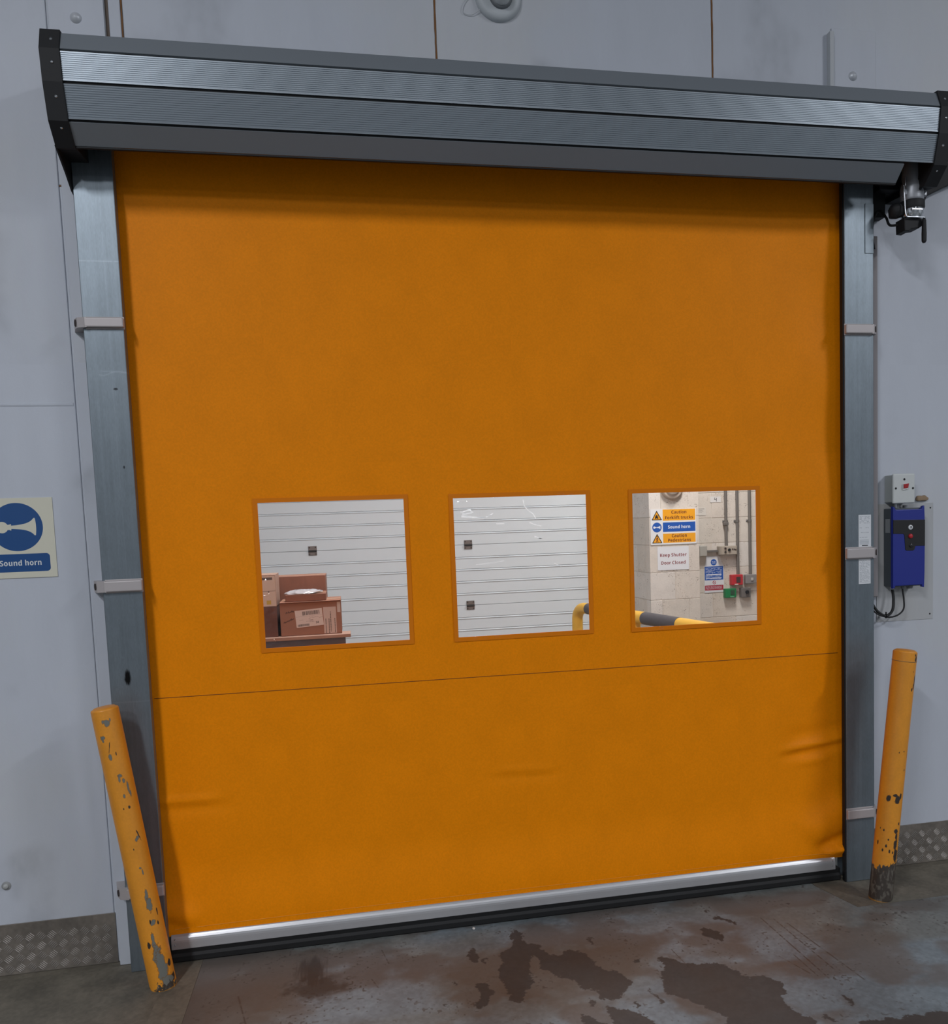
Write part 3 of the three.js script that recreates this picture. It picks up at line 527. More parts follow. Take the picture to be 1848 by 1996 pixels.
// ---------------------------------------------------------------- drive motor
{
  const X = 1.419, Z = 0.205, t = thing('drive_motor', 'dark drive motor with a crank handle under the housing', 'motor', [X, 2.4, Z]);
  const mGear = std({ color: 0x9a9da1, metalness: 0.5, roughness: 0.42 });
  mesh('gear_case', lathe([X, 0, Z], 'y', [[0.0001, 2.664], [0.03, 2.664], [0.033, 2.60], [0.031, 2.585], [0.035, 2.578], [0.039, 2.56], [0.0385, 2.525], [0.034, 2.518]], 32), mGear, t);
  mesh('motor_ring', lathe([X, 0, Z], 'y', [[0.034, 2.52], [0.042, 2.517], [0.0425, 2.495], [0.038, 2.486]], 32), mBlack, t);
  mesh('end_bell', lathe([X, 0, Z], 'y', [[0.039, 2.489], [0.0385, 2.476], [0.034, 2.462], [0.024, 2.455], [0.0001, 2.454]], 32), mChrome, t);
  mesh('brake_cover', [lathe([X - 0.055, 0, Z - 0.01], 'y', [[0.0001, 2.51], [0.02, 2.508], [0.026, 2.495], [0.024, 2.47], [0.0001, 2.462]], 24), poly([[1.375, 2.457], [1.452, 2.457], [1.45, 2.434], [1.435, 2.424], [1.402, 2.419], [1.396, 2.412], [1.377, 2.413]], Z - 0.03, Z + 0.02, 0.003)], mBlack, t);
  mesh('crank_rod', tube([[X - 0.046, 2.567, Z + 0.02], [X - 0.046, 2.52, Z + 0.024], [X - 0.0455, 2.464, Z + 0.03], [X - 0.042, 2.4575, Z + 0.03], [X - 0.02, 2.457, Z + 0.03], [X + 0.028, 2.456, Z + 0.03]], 0.0026, 60, 8), mSteel, t);
  mesh('crank_handle', lathe([X + 0.0265, 0, Z + 0.03], 'y', [[0.0001, 2.455], [0.004, 2.454], [0.007, 2.445], [0.0085, 2.40], [0.0082, 2.376], [0.005, 2.37], [0.0001, 2.37]], 18), mBlack, t);
  for (const [dx, y0, y1] of [[-0.034, 2.55, 2.598], [0.040, 2.545, 2.598]]) mesh('tie_rod', cyl([X + dx, (y0 + y1) / 2, Z + 0.012], 'y', 0.0018, y1 - y0, 0.0018, 10), mSteel, t);
  for (const dx of [-0.036, 0.040]) mesh('lug', bx(X + dx - 0.007, X + dx + 0.007, 2.534, 2.556, Z, Z + 0.02, 0.004), mGear, t);
  for (const dy of [2.549]) mesh('plug', cyl([X + 0.004, dy, Z + 0.038], 'z', 0.005, 0.006), mBlack, t);
  mesh('name_plate', bx(X - 0.028, X + 0.016, 2.477, 2.484, Z + 0.03, Z + 0.0395, 0.002), mAlu, t);
  t.scale.setScalar(1.029); t.position.set(1.477, 2.428, 0.125);
  describe(mesh('motor_cable', tube([[1.434, 2.473, 0.11], [1.42, 2.482, 0.08], [1.425, 2.52, 0.05], [1.418, 2.548, 0.03], [1.408, 2.55, 0.02], [1.396, 2.51, 0.012], [1.398, 2.46, 0.006], [1.407, 2.42, 0.004]], 0.0045, 60, 8), mRubber), 'black cable looping from the drive motor to the grey duct', 'cable');
}
// cable duct beside the right rail
{
  const t = thing('cable_duct', 'narrow grey cable duct running down beside the right guide rail', 'cable duct', [1.41, 1.105, ZW]);
  mesh('duct', bx(1.392, 1.4235, 1.105, 2.47, ZW, 0.0, 0.0015, 1), std({ color: 0x827d7e, roughness: 0.6 }), t);
  mesh('duct_lid', bx(1.3935, 1.422, 1.107, 2.468, 0.0, 0.0025, 0.001, 1), std({ color: 0x8c8788, roughness: 0.6 }), t);
}

// ---------------------------------------------------------------- controls on the right wall
describe(mesh('mounting_board', bx(1.44, 1.69, 1.001, 1.464, ZW, ZW + 0.002, 0.0008, 1), std({ map: rep(wallMap, 1.4, 1.1), color: 0xe6e4e0, roughness: 0.7 })), 'pale stained mounting board behind the blue control box', 'board');
for (const [x, y] of [[1.677, 1.444], [1.676, 1.022]]) describe(mesh('board_screw', lathe([x, y, ZW + 0.002], 'z', [[0.0001, 0.001], [0.003, 0.0008], [0.0035, 0]], 12), mBlack), y > 1.2 ? 'tiny dark screw at the upper right of the mounting board' : 'tiny dark screw at the lower right of the mounting board', 'screw');
{
  const t = thing('foam_lump', 'beige lump of dried filler foam above the control box', 'filler', [1.64, 1.471, ZW]);
  const g = new THREE.IcosahedronGeometry(1, 3), p = g.attributes.position;
  for (let i = 0; i < p.count; i++) { const x = p.getX(i), y = p.getY(i), z = p.getZ(i), k = 0.75 + 0.6 * fbm(x * 2 + 3, y * 2 + z, 141, 3); p.setXYZ(i, 1.636 + x * 0.026 * k, 1.479 + (y < -0.3 ? -0.3 + (y + 0.3) * 0.2 : y) * 0.015 * k, ZW + 0.002 + Math.max(z, -0.1) * 0.012 * k); }
  mesh('foam', smooth(g), std({ color: 0x8f7a62, roughness: 0.9 }), t);
}
{
  const t = thing('control_box', 'blue door control box with a black button panel', 'control box', [1.535, 1.136, ZW]);
  const mBlue = std({ color: 0x1b2a86, roughness: 0.45 });
  mesh('back_box', bx(1.471, 1.599, 1.142, 1.446, ZW, 0.017, 0.004), std({ color: 0x4b5257, roughness: 0.55 }), t);
  mesh('rating_label', bx(1.4695, 1.4715, 1.352, 1.405, -0.02, 0.006), std({ color: 0x8d9294, roughness: 0.6 }), t);
  mesh('front_cover', poly([[1.467, 1.136], [1.476, 1.138], [1.478, 1.146], [1.592, 1.146], [1.595, 1.138], [1.6035, 1.136], [1.6055, 1.20], [1.6062, 1.30], [1.6055, 1.40], [1.6035, 1.4535], [1.596, 1.4515], [1.590, 1.4405], [1.480, 1.4405], [1.474, 1.4515], [1.467, 1.4535]], 0.016, 0.031, 0.003), mBlue, t);
  mesh('button_panel', poly([[1.4675, 1.4015], [1.6045, 1.3985], [1.6045, 1.2975], [1.566, 1.2985], [1.5625, 1.297], [1.559, 1.285], [1.553, 1.2805], [1.525, 1.2815], [1.5195, 1.286], [1.5155, 1.341], [1.511, 1.3465], [1.4675, 1.3485]], 0.030, 0.0325, 0.0006), std({ color: 0x1b1a1b, roughness: 0.4 }), t);
  const up = mesh('button', lathe([1.541, 1.371, 0.0325], 'z', [[0.0001, 0.003], [0.0075, 0.0028], [0.009, 0.0022], [0.0095, 0]], 24), std({ color: 0xd9dcdf, roughness: 0.4 }), t, 'white up button');
  mesh('up_arrow', [lathe([1.541, 1.371, 0.0352], 'z', [[0.0001, 0.0008], [0.0066, 0.0006], [0.0068, 0]], 24)], std({ color: 0xd9dcdf, roughness: 0.4 }), up);
  mesh('up_arrow', poly([[1.5395, 1.3665], [1.5425, 1.3665], [1.5425, 1.3715], [1.5455, 1.3715], [1.541, 1.3765], [1.5365, 1.3715], [1.5395, 1.3715]], 0.0356, 0.0366), mBlack, up);
  mesh('button', lathe([1.541, 1.337, 0.0325], 'z', [[0.0001, 0.006], [0.006, 0.0058], [0.0085, 0.004], [0.009, 0]], 24), std({ color: 0xb3232c, roughness: 0.4 }), t, 'red stop button');
  mesh('button', lathe([1.544, 1.301, 0.0325], 'z', [[0.0001, 0.004], [0.006, 0.0038], [0.008, 0.002], [0.0085, 0]], 24), std({ color: 0x2a2a2c, roughness: 0.25 }), t, 'black down button');
  for (const [x, w, c] of [[1.4895, 0.0075, 0xc9c9c6], [1.534, 0.0065, 0x6d7073], [1.565, 0.013, 0x74777c]]) mesh('cable_gland', lathe([x, 0, -0.006], 'y', [[0.0001, 1.147], [w, 1.147], [w, 1.138], [w * 0.8, 1.131], [0.0001, 1.13]], 16), std({ color: c, roughness: 0.5 }), t);
  mesh('top_gland', [cyl([1.517, 1.454, -0.012], 'y', 0.007, 0.022), cyl([1.552, 1.45, -0.012], 'y', 0.011, 0.014)], std({ color: 0x9a9da0, roughness: 0.5 }), t);
}
describe(mesh('power_cable', tube([[1.4895, 1.135, -0.006], [1.491, 1.09, 0.0], [1.478, 1.048, 0.01], [1.449, 1.031, 0.014], [1.42, 1.045, 0.01], [1.402, 1.078, -0.004], [1.396, 1.12, -0.015]], 0.0052, 60, 10), mRubber), 'thick black cable looping below the control box', 'cable');
describe(mesh('power_cable', tube([[1.534, 1.133, -0.006], [1.536, 1.09, 0.0], [1.529, 1.052, 0.008], [1.50, 1.031, 0.014], [1.462, 1.025, 0.016], [1.42, 1.036, 0.012], [1.39, 1.066, 0.0], [1.38, 1.11, -0.015]], 0.0032, 60, 10), mRubber), 'thin black cable looping below the control box', 'cable');
describe(mesh('cable_tie', [cyl([1.449, 1.03, 0.014], 'x', 0.0088, 0.004), bx(1.447, 1.451, 1.036, 1.046, 0.012, 0.016)], mRubber), 'black tie joining the two looped cables', 'cable tie');
{
  const t = thing('isolator_switch', 'square white switch box with a red rocker above the control box', 'switch', [1.52, 1.466, ZW]);
  mesh('back_box', bx(1.476, 1.563, 1.469, 1.574, ZW, 0.016, 0.003), std({ color: 0xa9aeab, roughness: 0.6 }), t);
  mesh('face_plate', bx(1.471, 1.566, 1.464, 1.578, 0.015, 0.026, 0.006, 3), std({ color: 0xc6cac8, roughness: 0.5 }), t);
  const sw = mesh('rocker', poly([[1.511, 1.515], [1.532, 1.517], [1.534, 1.54], [1.512, 1.538]], 0.025, 0.031, 0.0015), std({ color: 0xdfe0de, roughness: 0.4 }), t);
  mesh('rocker_tip', poly([[1.512, 1.521], [1.530, 1.523], [1.5335, 1.5395], [1.512, 1.5375]], 0.030, 0.035, 0.001), std({ color: 0xa3161c, roughness: 0.4 }), sw);
  for (const [x, y] of [[1.519, 1.556], [1.4825, 1.522], [1.556, 1.521]]) mesh('screw', cyl([x, y, 0.0262], 'z', 0.0042, 0.002, 0.0042, 14), mBlack, t);
  describe(mesh('switch_conduit', [cyl([1.512, 1.458, -0.015], 'y', 0.008, 0.02)], mAlu), 'short grey conduit between the white switch and the control box', 'conduit');
}

// ---------------------------------------------------------------- bollards
function bollardTex(seed, chips, foot) {
  return dataTex(512, 1024, (px, py) => {
    const u = px / 512, v = py / 1024;                  // around, along
    const w = fbm(u * 18, v * 60, seed, 3) - 0.5, w2 = fbm(u * 60, v * 180, seed + 4, 3) - 0.5;
    let k = 1 + 0.07 * (fbm(u * 8, v * 22, seed + 9) - 0.5) + 0.05 * w2;
    let c = [222 * k, 146 * k, 42 * k];
    for (const [cu, cv, a, b, dark, sl] of chips) {
      let du = u - cu; du -= Math.round(du); const dv = v - cv;
      const q = Math.hypot((du - (sl || 0) * dv) / a, dv / b) + 1.1 * w + 0.5 * w2;
      const m = sstep(1.02, 0.92, q), rim = sstep(1.2, 1.05, q) * (1 - m);
      c = mix3(c, [120, 70, 26], 0.55 * rim);
      c = mix3(c, dark ? [52, 45, 40] : [112, 113, 106], m);
    }
    const fq = foot(u, v) + 0.5 * (fbm(u * 20, v * 34, seed + 20, 4) - 0.5) + 0.25 * w2;
    const fm = sstep(0.46, 0.52, fq); c = mix3(c, mix3([64, 57, 51], [98, 93, 84], sstep(0.45, 0.65, fbm(u * 30, v * 60, seed + 31))), fm);
    return c;
  }, true, THREE.RepeatWrapping);
}
// around: u = 0.5 is the side towards the middle of the hall
const texL = bollardTex(201, [
  [0.50, 0.955, 0.035, 0.013], [0.455, 0.958, 0.014, 0.008], [0.54, 0.962, 0.01, 0.006], [0.42, 0.905, 0.03, 0.007], [0.415, 0.895, 0.012, 0.005], [0.47, 0.868, 0.004, 0.02, 1, 0.9], [0.53, 0.845, 0.006, 0.006, 1],
  [0.46, 0.838, 0.018, 0.010], [0.52, 0.768, 0.028, 0.006], [0.505, 0.757, 0.012, 0.012], [0.55, 0.748, 0.018, 0.010], [0.585, 0.722, 0.012, 0.022], [0.60, 0.700, 0.01, 0.016], [0.52, 0.695, 0.012, 0.007], [0.485, 0.655, 0.006, 0.004, 1], [0.55, 0.655, 0.014, 0.005, 1],
  [0.57, 0.545, 0.014, 0.006], [0.59, 0.552, 0.007, 0.016, 1, -0.9], [0.55, 0.54, 0.012, 0.005], [0.50, 0.51, 0.005, 0.003, 1], [0.53, 0.44, 0.018, 0.005], [0.545, 0.428, 0.008, 0.012],
  [0.53, 0.335, 0.018, 0.030], [0.545, 0.305, 0.03, 0.024], [0.54, 0.243, 0.03, 0.010], [0.51, 0.250, 0.01, 0.008, 1], [0.50, 0.165, 0.02, 0.05], [0.51, 0.12, 0.045, 0.04], [0.535, 0.075, 0.055, 0.06], [0.60, 0.235, 0.012, 0.006, 1], [0.62, 0.275, 0.01, 0.012, 1], [0.44, 0.17, 0.015, 0.012, 1], [0.64, 0.085, 0.02, 0.012, 1], [0.66, 0.03, 0.04, 0.012, 1], [0.58, 0.03, 0.07, 0.018],
], (u, v) => 0.1 + 0.32 * sstep(0.05, 0.0, v) + 0.2 * sstep(0.25, 0, Math.abs(u - 0.57)) * sstep(0.12, 0.02, v));
const texR = bollardTex(301, [
  [0.68, 0.972, 0.025, 0.012, 1], [0.66, 0.985, 0.02, 0.006, 1], [0.70, 0.885, 0.02, 0.022, 1], [0.685, 0.862, 0.018, 0.012, 1], [0.65, 0.85, 0.012, 0.006, 1], [0.645, 0.92, 0.005, 0.004, 1], [0.55, 0.60, 0.006, 0.003, 1], [0.62, 0.605, 0.006, 0.003, 1], [0.70, 0.585, 0.004, 0.012, 1], [0.66, 0.53, 0.006, 0.004, 1],
  [0.47, 0.415, 0.03, 0.014, 1], [0.59, 0.413, 0.035, 0.016, 1], [0.56, 0.428, 0.03, 0.006, 1], [0.64, 0.425, 0.02, 0.012, 1], [0.66, 0.315, 0.012, 0.006, 1], [0.62, 0.285, 0.03, 0.010, 1], [0.64, 0.265, 0.02, 0.014, 1], [0.52, 0.25, 0.012, 0.005, 1], [0.45, 0.285, 0.012, 0.006, 1], [0.40, 0.29, 0.008, 0.005, 1], [0.64, 0.23, 0.03, 0.02, 1], [0.66, 0.19, 0.04, 0.03, 1], [0.5, 0.225, 0.012, 0.006, 1], [0.55, 0.205, 0.012, 0.006, 1], [0.46, 0.205, 0.01, 0.005, 1], [0.38, 0.23, 0.01, 0.008, 1], [0.60, 0.20, 0.012, 0.006, 1],
], (u, v) => 0.02 + 0.72 * sstep(0.215, 0.085, v) + 0.12 * sstep(0.15, 0.0, Math.abs(u - 0.62)) * sstep(0.3, 0.15, v));
function bollard(label, tex, foot, top, r, weldRing, turn) {
  const A = new THREE.Vector3(...foot), B = new THREE.Vector3(...top), L = A.distanceTo(B);
  const t = thing('safety_bollard', label, 'bollard', foot, 'yellow steel bollards either side of the door');
  const q = new THREE.Quaternion().setFromUnitVectors(new THREE.Vector3(0, 1, 0), B.clone().sub(A).normalize());
  const pts = [[r, -0.06], [r, 0.0]]; for (let i = 1; i <= 10; i++) pts.push([r, (L - 0.006) * i / 10]); pts.push([r - 0.002, L - 0.002], [r - 0.006, L]);
  const g = new THREE.LatheGeometry(pts.map(p => new THREE.Vector2(...p)), 48);
  { const p = g.attributes.position, uv = g.attributes.uv; for (let i = 0; i < p.count; i++) uv.setXY(i, uv.getX(i) + 0.5, clamp(p.getY(i) / L)); }
  g.rotateY(turn); g.applyQuaternion(q);
  const m = new THREE.Mesh(g, std({ map: tex, roughness: 0.42 })); m.name = 'post'; m.castShadow = m.receiveShadow = true; t.add(m); M3.push(m);
  const cap = new THREE.LatheGeometry([[r - 0.006, L - 0.0005], [r * 0.75, L + 0.003], [0.0001, L + 0.004]].map(p => new THREE.Vector2(...p)), 48); cap.applyQuaternion(q);
  const c = new THREE.Mesh(cap, std({ color: 0xd98f2c, roughness: 0.45, side: THREE.DoubleSide })); c.name = 'cap'; c.castShadow = c.receiveShadow = true; t.add(c); M3.push(c);
  if (weldRing) { const w = new THREE.TorusGeometry(r + 0.0002, 0.0013, 6, 48); w.rotateX(Math.PI / 2); w.translate(0, L - 0.038, 0); w.applyQuaternion(q); const e = new THREE.Mesh(w, std({ color: 0x9a7a50, roughness: 0.6 })); e.name = 'cap_joint'; t.add(e); M3.push(e); }
}
bollard('chipped yellow bollard leaning hard in front of the left guide rail', texL, [-1.246, 0, 0.168], [-1.363, 0.912, 0.158], 0.0405, false, 0.23);
bollard('chipped yellow bollard with a blackened foot by the right guide rail', texR, [1.291, 0, 0.206], [1.394, 0.925, 0.206], 0.0415, true, -0.6);

describe(mesh('pellet', (() => { const g = new THREE.IcosahedronGeometry(0.006, 2); g.scale(0.9, 0.6, 1.2); g.translate(-0.221, 0.0036, 0.055); return g; })(), std({ color: 0xd6d4cf, roughness: 0.6 })), 'tiny white pellet on the concrete by the door seal', 'pellet');

// ================================================================ the dock beyond the windows
const DZ = -4.5;
const mDockWall = std({ color: 0xd9d0c6, roughness: 0.85 });
mesh('floor_dock', bx(-5, 5.5, -0.2, 0, -5, ZB - 0.04), std({ color: 0x8b857f, roughness: 0.7 })).userData.kind = 'structure';
mesh('ceiling_dock', bx(-5, 5.5, 3.6, 3.75, -5, ZB), std({ color: 0xd8d6d2, roughness: 0.9 })).userData.kind = 'structure';
mesh('wall_dock_left', bx(-5.15, -5, 0, 3.6, -5, ZB), mDockWall).userData.kind = 'structure';
mesh('wall_dock_right', bx(5.5, 5.65, 0, 3.6, -5, ZB), mDockWall).userData.kind = 'structure';
mesh('wall_dock_end', bx(-5, 5.5, 0, 3.6, -5.0, -4.8), mDockWall).userData.kind = 'structure';
// painted block masonry
const blockBump = dataTex(512, 512, (x, y) => { let v = 150 + 60 * (fbm(x / 10, y / 10, 151) - 0.5) + 40 * (vnoise(x / 2.5, y / 2.5, 152) - 0.5); const pit = sstep(0.80, 0.88, vnoise(x / 5, y / 5, 153)) * sstep(0.5, 0.7, fbm(x / 60, y / 60, 154)); v -= 110 * pit; return [v, v, v]; }, false);
const blockMap = dataTex(512, 512, (x, y) => { const k = 1 + 0.06 * (fbm(x / 50, y / 50, 157) - 0.5) + 0.05 * (vnoise(x / 3, y / 3, 158) - 0.5); const pit = sstep(0.80, 0.88, vnoise(x / 5, y / 5, 153)) * sstep(0.5, 0.7, fbm(x / 60, y / 60, 154)); return mix3([216 * k, 210 * k, 203 * k], [120, 108, 98], 0.7 * pit); });
const mBlocks = [0xffffff, 0xf6f4f0, 0xfbf8f4].map(c => std({ color: c, map: rep(blockMap, 1.6, 1.6), roughness: 0.8, bumpMap: rep(blockBump, 1.6, 1.6), bumpScale: 0.002 }));
const mMortar = std({ color: 0xe4ddd4, roughness: 0.95 });
const CH = 0.2345, PY0 = 0.996 - 4 * CH;       // course height and a joint line
function course(parent, axis, a0, a1, face, thick, ys, cuts, seed) {       // one wall face of blocks in courses
  const r = rng(seed), j = 0.003;
  for (let n = 0; n < ys.length - 1; n++) {
    const c = cuts(n).filter(v => v > a0 + 0.02 && v < a1 - 0.02), e = [a0, ...c, a1];
    for (let i = 0; i < e.length - 1; i++) {
      const o = (r() - 0.5) * 0.0012, l = e[i] + (i ? j / 2 : 0), h = e[i + 1] - (i < e.length - 2 ? j / 2 : 0);
      const g = axis === 'x' ? bx(l, h, ys[n] + j / 2, ys[n + 1] - j / 2, face - thick, face + o, 0.003, 1) : bx(face + o, face + thick, ys[n] + j / 2, ys[n + 1] - j / 2, l, h, 0.003, 1);
      mesh('concrete_block', g, mBlocks[Math.floor(r() * 3)], parent);
    }
  }
}
const ysP = []; for (let y = PY0; y < 3.6; y += CH) ysP.push(Math.min(y, 3.6)); if (ysP[0] > 0.01) ysP.unshift(0); ysP.push(3.6);
const pier = struct('wall_pier');
mesh('mortar', bx(1.911, 2.350, 0, 3.6, -4.5, -3.854), mMortar, pier);
course(pier, 'x', 1.906, 2.352, -3.85, 0.10, ysP, n => n % 2 ? [2.011, 2.250] : [2.13], 401);
course(pier, 'z', -4.5, -3.952, 1.906, 0.09, ysP, n => n % 2 ? [-4.17] : [-4.39], 402);
const recess = struct('wall_recess');
const ysR = []; for (let y = 0.769 - 3 * 0.2245; y < 3.6; y += 0.2245) ysR.push(y); ysR.unshift(0); ysR.push(3.6);
mesh('mortar', bx(2.352, 5.5, 0, 3.6, -4.5, -4.204), mMortar, recess);
course(recess, 'x', 2.353, 5.45, -4.2, 0.08, ysR, n => { const c = []; for (let x = 2.40 + (n % 2 ? 0.2245 : 0); x < 5.4; x += 0.449) c.push(x); return c; }, 403);

// sectional overhead door
{
  const d = struct('door_1');
  const mPanel = std({ color: 0xd3dade, roughness: 0.5 });
  const PH = 0.5385, y0 = 0.746 - PH;
  for (let s = -1; s < 6; s++) {
    const a = y0 + s * PH, b = Math.min(a + PH, 3.55), lo = Math.max(a, 0.01); if (b <= 0.02) continue;
    const P = [[DZ - 0.04, lo + 0.0015], [DZ, lo + 0.0015]];
    for (let k = 1; k < 5; k++) { const g = a + k * PH / 5; if (g > lo + 0.01 && g < b - 0.01) P.push([DZ, g - 0.015], [DZ + 0.006, g - 0.0125], [DZ + 0.006, g - 0.0115], [DZ - 0.007, g - 0.0025], [DZ - 0.007, g], [DZ, g + 0.0025]); }
    P.push([DZ, b - 0.0025], [DZ - 0.004, b - 0.0015], [DZ - 0.04, b - 0.0015]);
    mesh('door_panel', polyX(P, -3.2, 1.95), mPanel, d);
  }
  const mHinge = std({ color: 0x7d7672, metalness: 0.5, roughness: 0.5 });
  for (const [x, y] of [[0.452, 1.285], [0.452, 0.746], [-0.893, 1.285], [-0.893, 0.746], [-2.24, 1.285], [-2.24, 0.746], [0.452, 1.824], [-0.893, 1.824]]) {
    const h = mesh('hinge', [bx(x - 0.036, x + 0.036, y + 0.004, y + 0.040, DZ, DZ + 0.007, 0.003, 1), bx(x - 0.036, x + 0.036, y - 0.040, y - 0.010, DZ, DZ + 0.007, 0.003, 1)], mHinge, d);
    mesh('hinge_knuckle', cyl([x, y - 0.003, DZ + 0.008], 'x', 0.009, 0.07, 0.009, 14), std({ color: 0x2b2624, roughness: 0.7 }), h);
    for (const [dx, dy] of [[-0.026, 0.028], [0.026, 0.028], [-0.026, -0.028], [0.026, -0.028]]) mesh('hinge_screw', cyl([x + dx, y + dy, DZ + 0.008], 'z', 0.006, 0.004, 0.006, 10), std({ color: 0x3a3431, roughness: 0.6 }), h);
  }
}
// signs on the pier
const WZ = -3.85, RZ = -4.2;
const tri = (g, x, y, s) => { g.beginPath(); g.moveTo(x, y - 0.58 * s); g.lineTo(x + 0.62 * s, y + 0.5 * s); g.lineTo(x - 0.62 * s, y + 0.5 * s); g.closePath(); g.fillStyle = '#efa51c'; g.fill(); g.lineWidth = s * 0.1; g.strokeStyle = '#1c1a17'; g.lineJoin = 'round'; g.stroke(); };
flatSign('safety_sign', 'white, yellow and blue Caution Forklift trucks sign on the block pier', 'sign', 1.916, 2.325, 1.231, 1.5315, WZ + 0.001, 0.003, canvasTex(1024, 752, (g, w, h) => {
  g.fillStyle = '#e3e4e6'; g.fillRect(0, 0, w, h); g.textAlign = 'center'; g.textBaseline = 'middle';
  g.fillStyle = '#efa51c'; g.fillRect(276, 10, 730, 238); g.fillRect(276, 520, 730, 196); g.fillStyle = '#1d55ad'; g.fillRect(276, 284, 730, 200);
  g.fillStyle = '#5a1713'; g.font = 'bold 92px sans-serif'; g.fillText('Caution', 640, 72); g.fillText('Forklift trucks', 640, 186, 650);
  g.fillText('Caution', 640, 570); g.fillText('Pedestrians', 640, 664, 560);
  g.fillStyle = '#e6e9f0'; g.fillText('Sound horn', 640, 384, 540);
  tri(g, 142, 140, 165); tri(g, 142, 628, 165);
  g.fillStyle = '#1c1a17'; g.fillRect(106, 150, 62, 40); g.fillRect(122, 124, 34, 30); g.fillRect(172, 110, 7, 84); g.fillRect(172, 188, 34, 7); g.beginPath(); g.arc(118, 196, 12, 0, 7); g.arc(158, 196, 12, 0, 7); g.fill();
  g.beginPath(); g.arc(144, 580, 11, 0, 7); g.fill(); g.lineWidth = 13; g.strokeStyle = '#5a1713'; g.lineCap = 'round'; g.beginPath(); g.moveTo(143, 600); g.lineTo(141, 640); g.lineTo(124, 690); g.moveTo(141, 640); g.lineTo(162, 690); g.moveTo(143, 606); g.lineTo(122, 634); g.moveTo(143, 606); g.lineTo(164, 630); g.stroke();
  g.fillStyle = '#1d55ad'; g.beginPath(); g.arc(142, 384, 104, 0, 7); g.fill(); hornShape(g, 142, 384, 104, '#dfe3ec');
}));
flatSign('paper_notice', 'white paper notice reading Keep Shutter Door Closed on the block pier', 'notice', 1.973, 2.2545, 1.014, 1.213, WZ + 0.001, 0.0015, canvasTex(704, 498, (g, w, h) => {
  g.fillStyle = '#dfe1e6'; g.fillRect(0, 0, w, h); g.fillStyle = '#7c2326'; g.font = 'bold 96px sans-serif'; g.textAlign = 'center'; g.textBaseline = 'middle'; g.fillText('Keep Shutter', w / 2, 180, 640); g.fillText('Door Closed', w / 2, 345, 610);
}), 0.7);
{
  const X = 2.112, Y = 1.705, t = thing('wall_sounder', 'round pale fitting at the top of the block pier', 'sounder', [X, Y, WZ]);
  mesh('base_disc', lathe([X, Y, WZ], 'z', [[0.0001, 0.03], [0.08, 0.03], [0.096, 0.022], [0.1, 0]], 36), std({ color: 0xb9a99a, roughness: 0.7 }), t);
  mesh('dome', lathe([X, Y + 0.005, WZ + 0.03], 'z', [[0.0001, 0.03], [0.04, 0.026], [0.058, 0.012], [0.06, 0]], 36), std({ color: 0xe9e6e0, roughness: 0.5 }), t);
}
// notices on the recessed wall
flatSign('paper_note', 'small white note with a handwritten 4 on the recessed block wall', 'note', 2.614, 2.716, 1.581, 1.633, RZ + 0.001, 0.0012, canvasTex(256, 136, (g, w, h) => { g.fillStyle = '#dcdbda'; g.fillRect(0, 0, w, h); g.strokeStyle = '#222'; g.lineWidth = 12; g.lineCap = 'round'; g.beginPath(); g.moveTo(112, 26); g.lineTo(104, 70); g.lineTo(150, 66); g.moveTo(150, 34); g.lineTo(146, 112); g.stroke(); }), 0.8);
flatSign('paper_note', 'small white printed slip beside the caution sign', 'note', 2.497, 2.571, 1.468, 1.539, RZ + 0.001, 0.0012, canvasTex(160, 160, (g, w, h) => { g.fillStyle = '#d6d1ca'; g.fillRect(0, 0, w, h); g.fillStyle = '#8f8983'; g.fillRect(10, 22, 120, 12); g.fillRect(10, 52, 80, 8); g.fillRect(10, 74, 100, 6); g.fillRect(10, 94, 70, 6); }), 0.8);
{
  const t = thing('instruction_sign', 'white sign with blue and red blocks of small print below the grey box', 'sign', [2.638, 0.77, RZ]);
  const out = [[2.545, 0.77], [2.7345, 0.771], [2.7305, 1.004], [2.69, 1.102], [2.569, 1.102], [2.547, 1.003]];
  mesh('backing', poly(out, RZ + 0.0008, RZ + 0.003), std({ color: 0xdfe0e2, roughness: 0.5 }), t);
  const g0 = new THREE.ShapeGeometry(new THREE.Shape(out.map(p => new THREE.Vector2(...p)))).toNonIndexed(); g0.translate(0, 0, RZ + 0.0034);
  mesh('printed_face', faceUV(g0, 2.545, 2.7345, 0.77, 1.102), std({ map: canvasTex(384, 672, (g, w, h) => {
    const r = rng(9); g.fillStyle = '#dcdfe5'; g.fillRect(0, 0, w, h); g.fillStyle = '#1d55ad'; g.beginPath(); g.arc(186, 118, 58, 0, 7); g.fill(); g.fillRect(8, 192, 362, 250); g.fillStyle = '#a8243a'; g.fillRect(8, 538, 362, 92);
    g.fillStyle = '#dfe6f2'; g.fillRect(150, 100, 30, 10); g.fillRect(192, 100, 30, 10); g.fillRect(152, 126, 70, 9);
    for (let y = 214; y < 425; y += 17) { if (y > 330 && y < 350) { g.fillRect(36, y, 300, 18); continue; } let x = 26; while (x < 330) { const l = 8 + r() * 44; if (r() > 0.2) g.fillRect(x, y, Math.min(l, 340 - x), 6); x += l + 8; } } g.fillRect(36, 400, 300, 14);
    for (let y = 556; y < 615; y += 15) { let x = 24; while (x < 330) { const l = 8 + r() * 44; g.fillRect(x, y, Math.min(l, 340 - x), 5); x += l + 9; } }
    g.lineWidth = 9; g.strokeStyle = '#a8243a'; g.beginPath(); g.arc(192, 488, 28, 0, 7); g.moveTo(172, 468); g.lineTo(212, 508); g.stroke(); g.fillStyle = '#333'; g.fillRect(178, 482, 20, 8);
  }), roughness: 0.5 }), t);
}
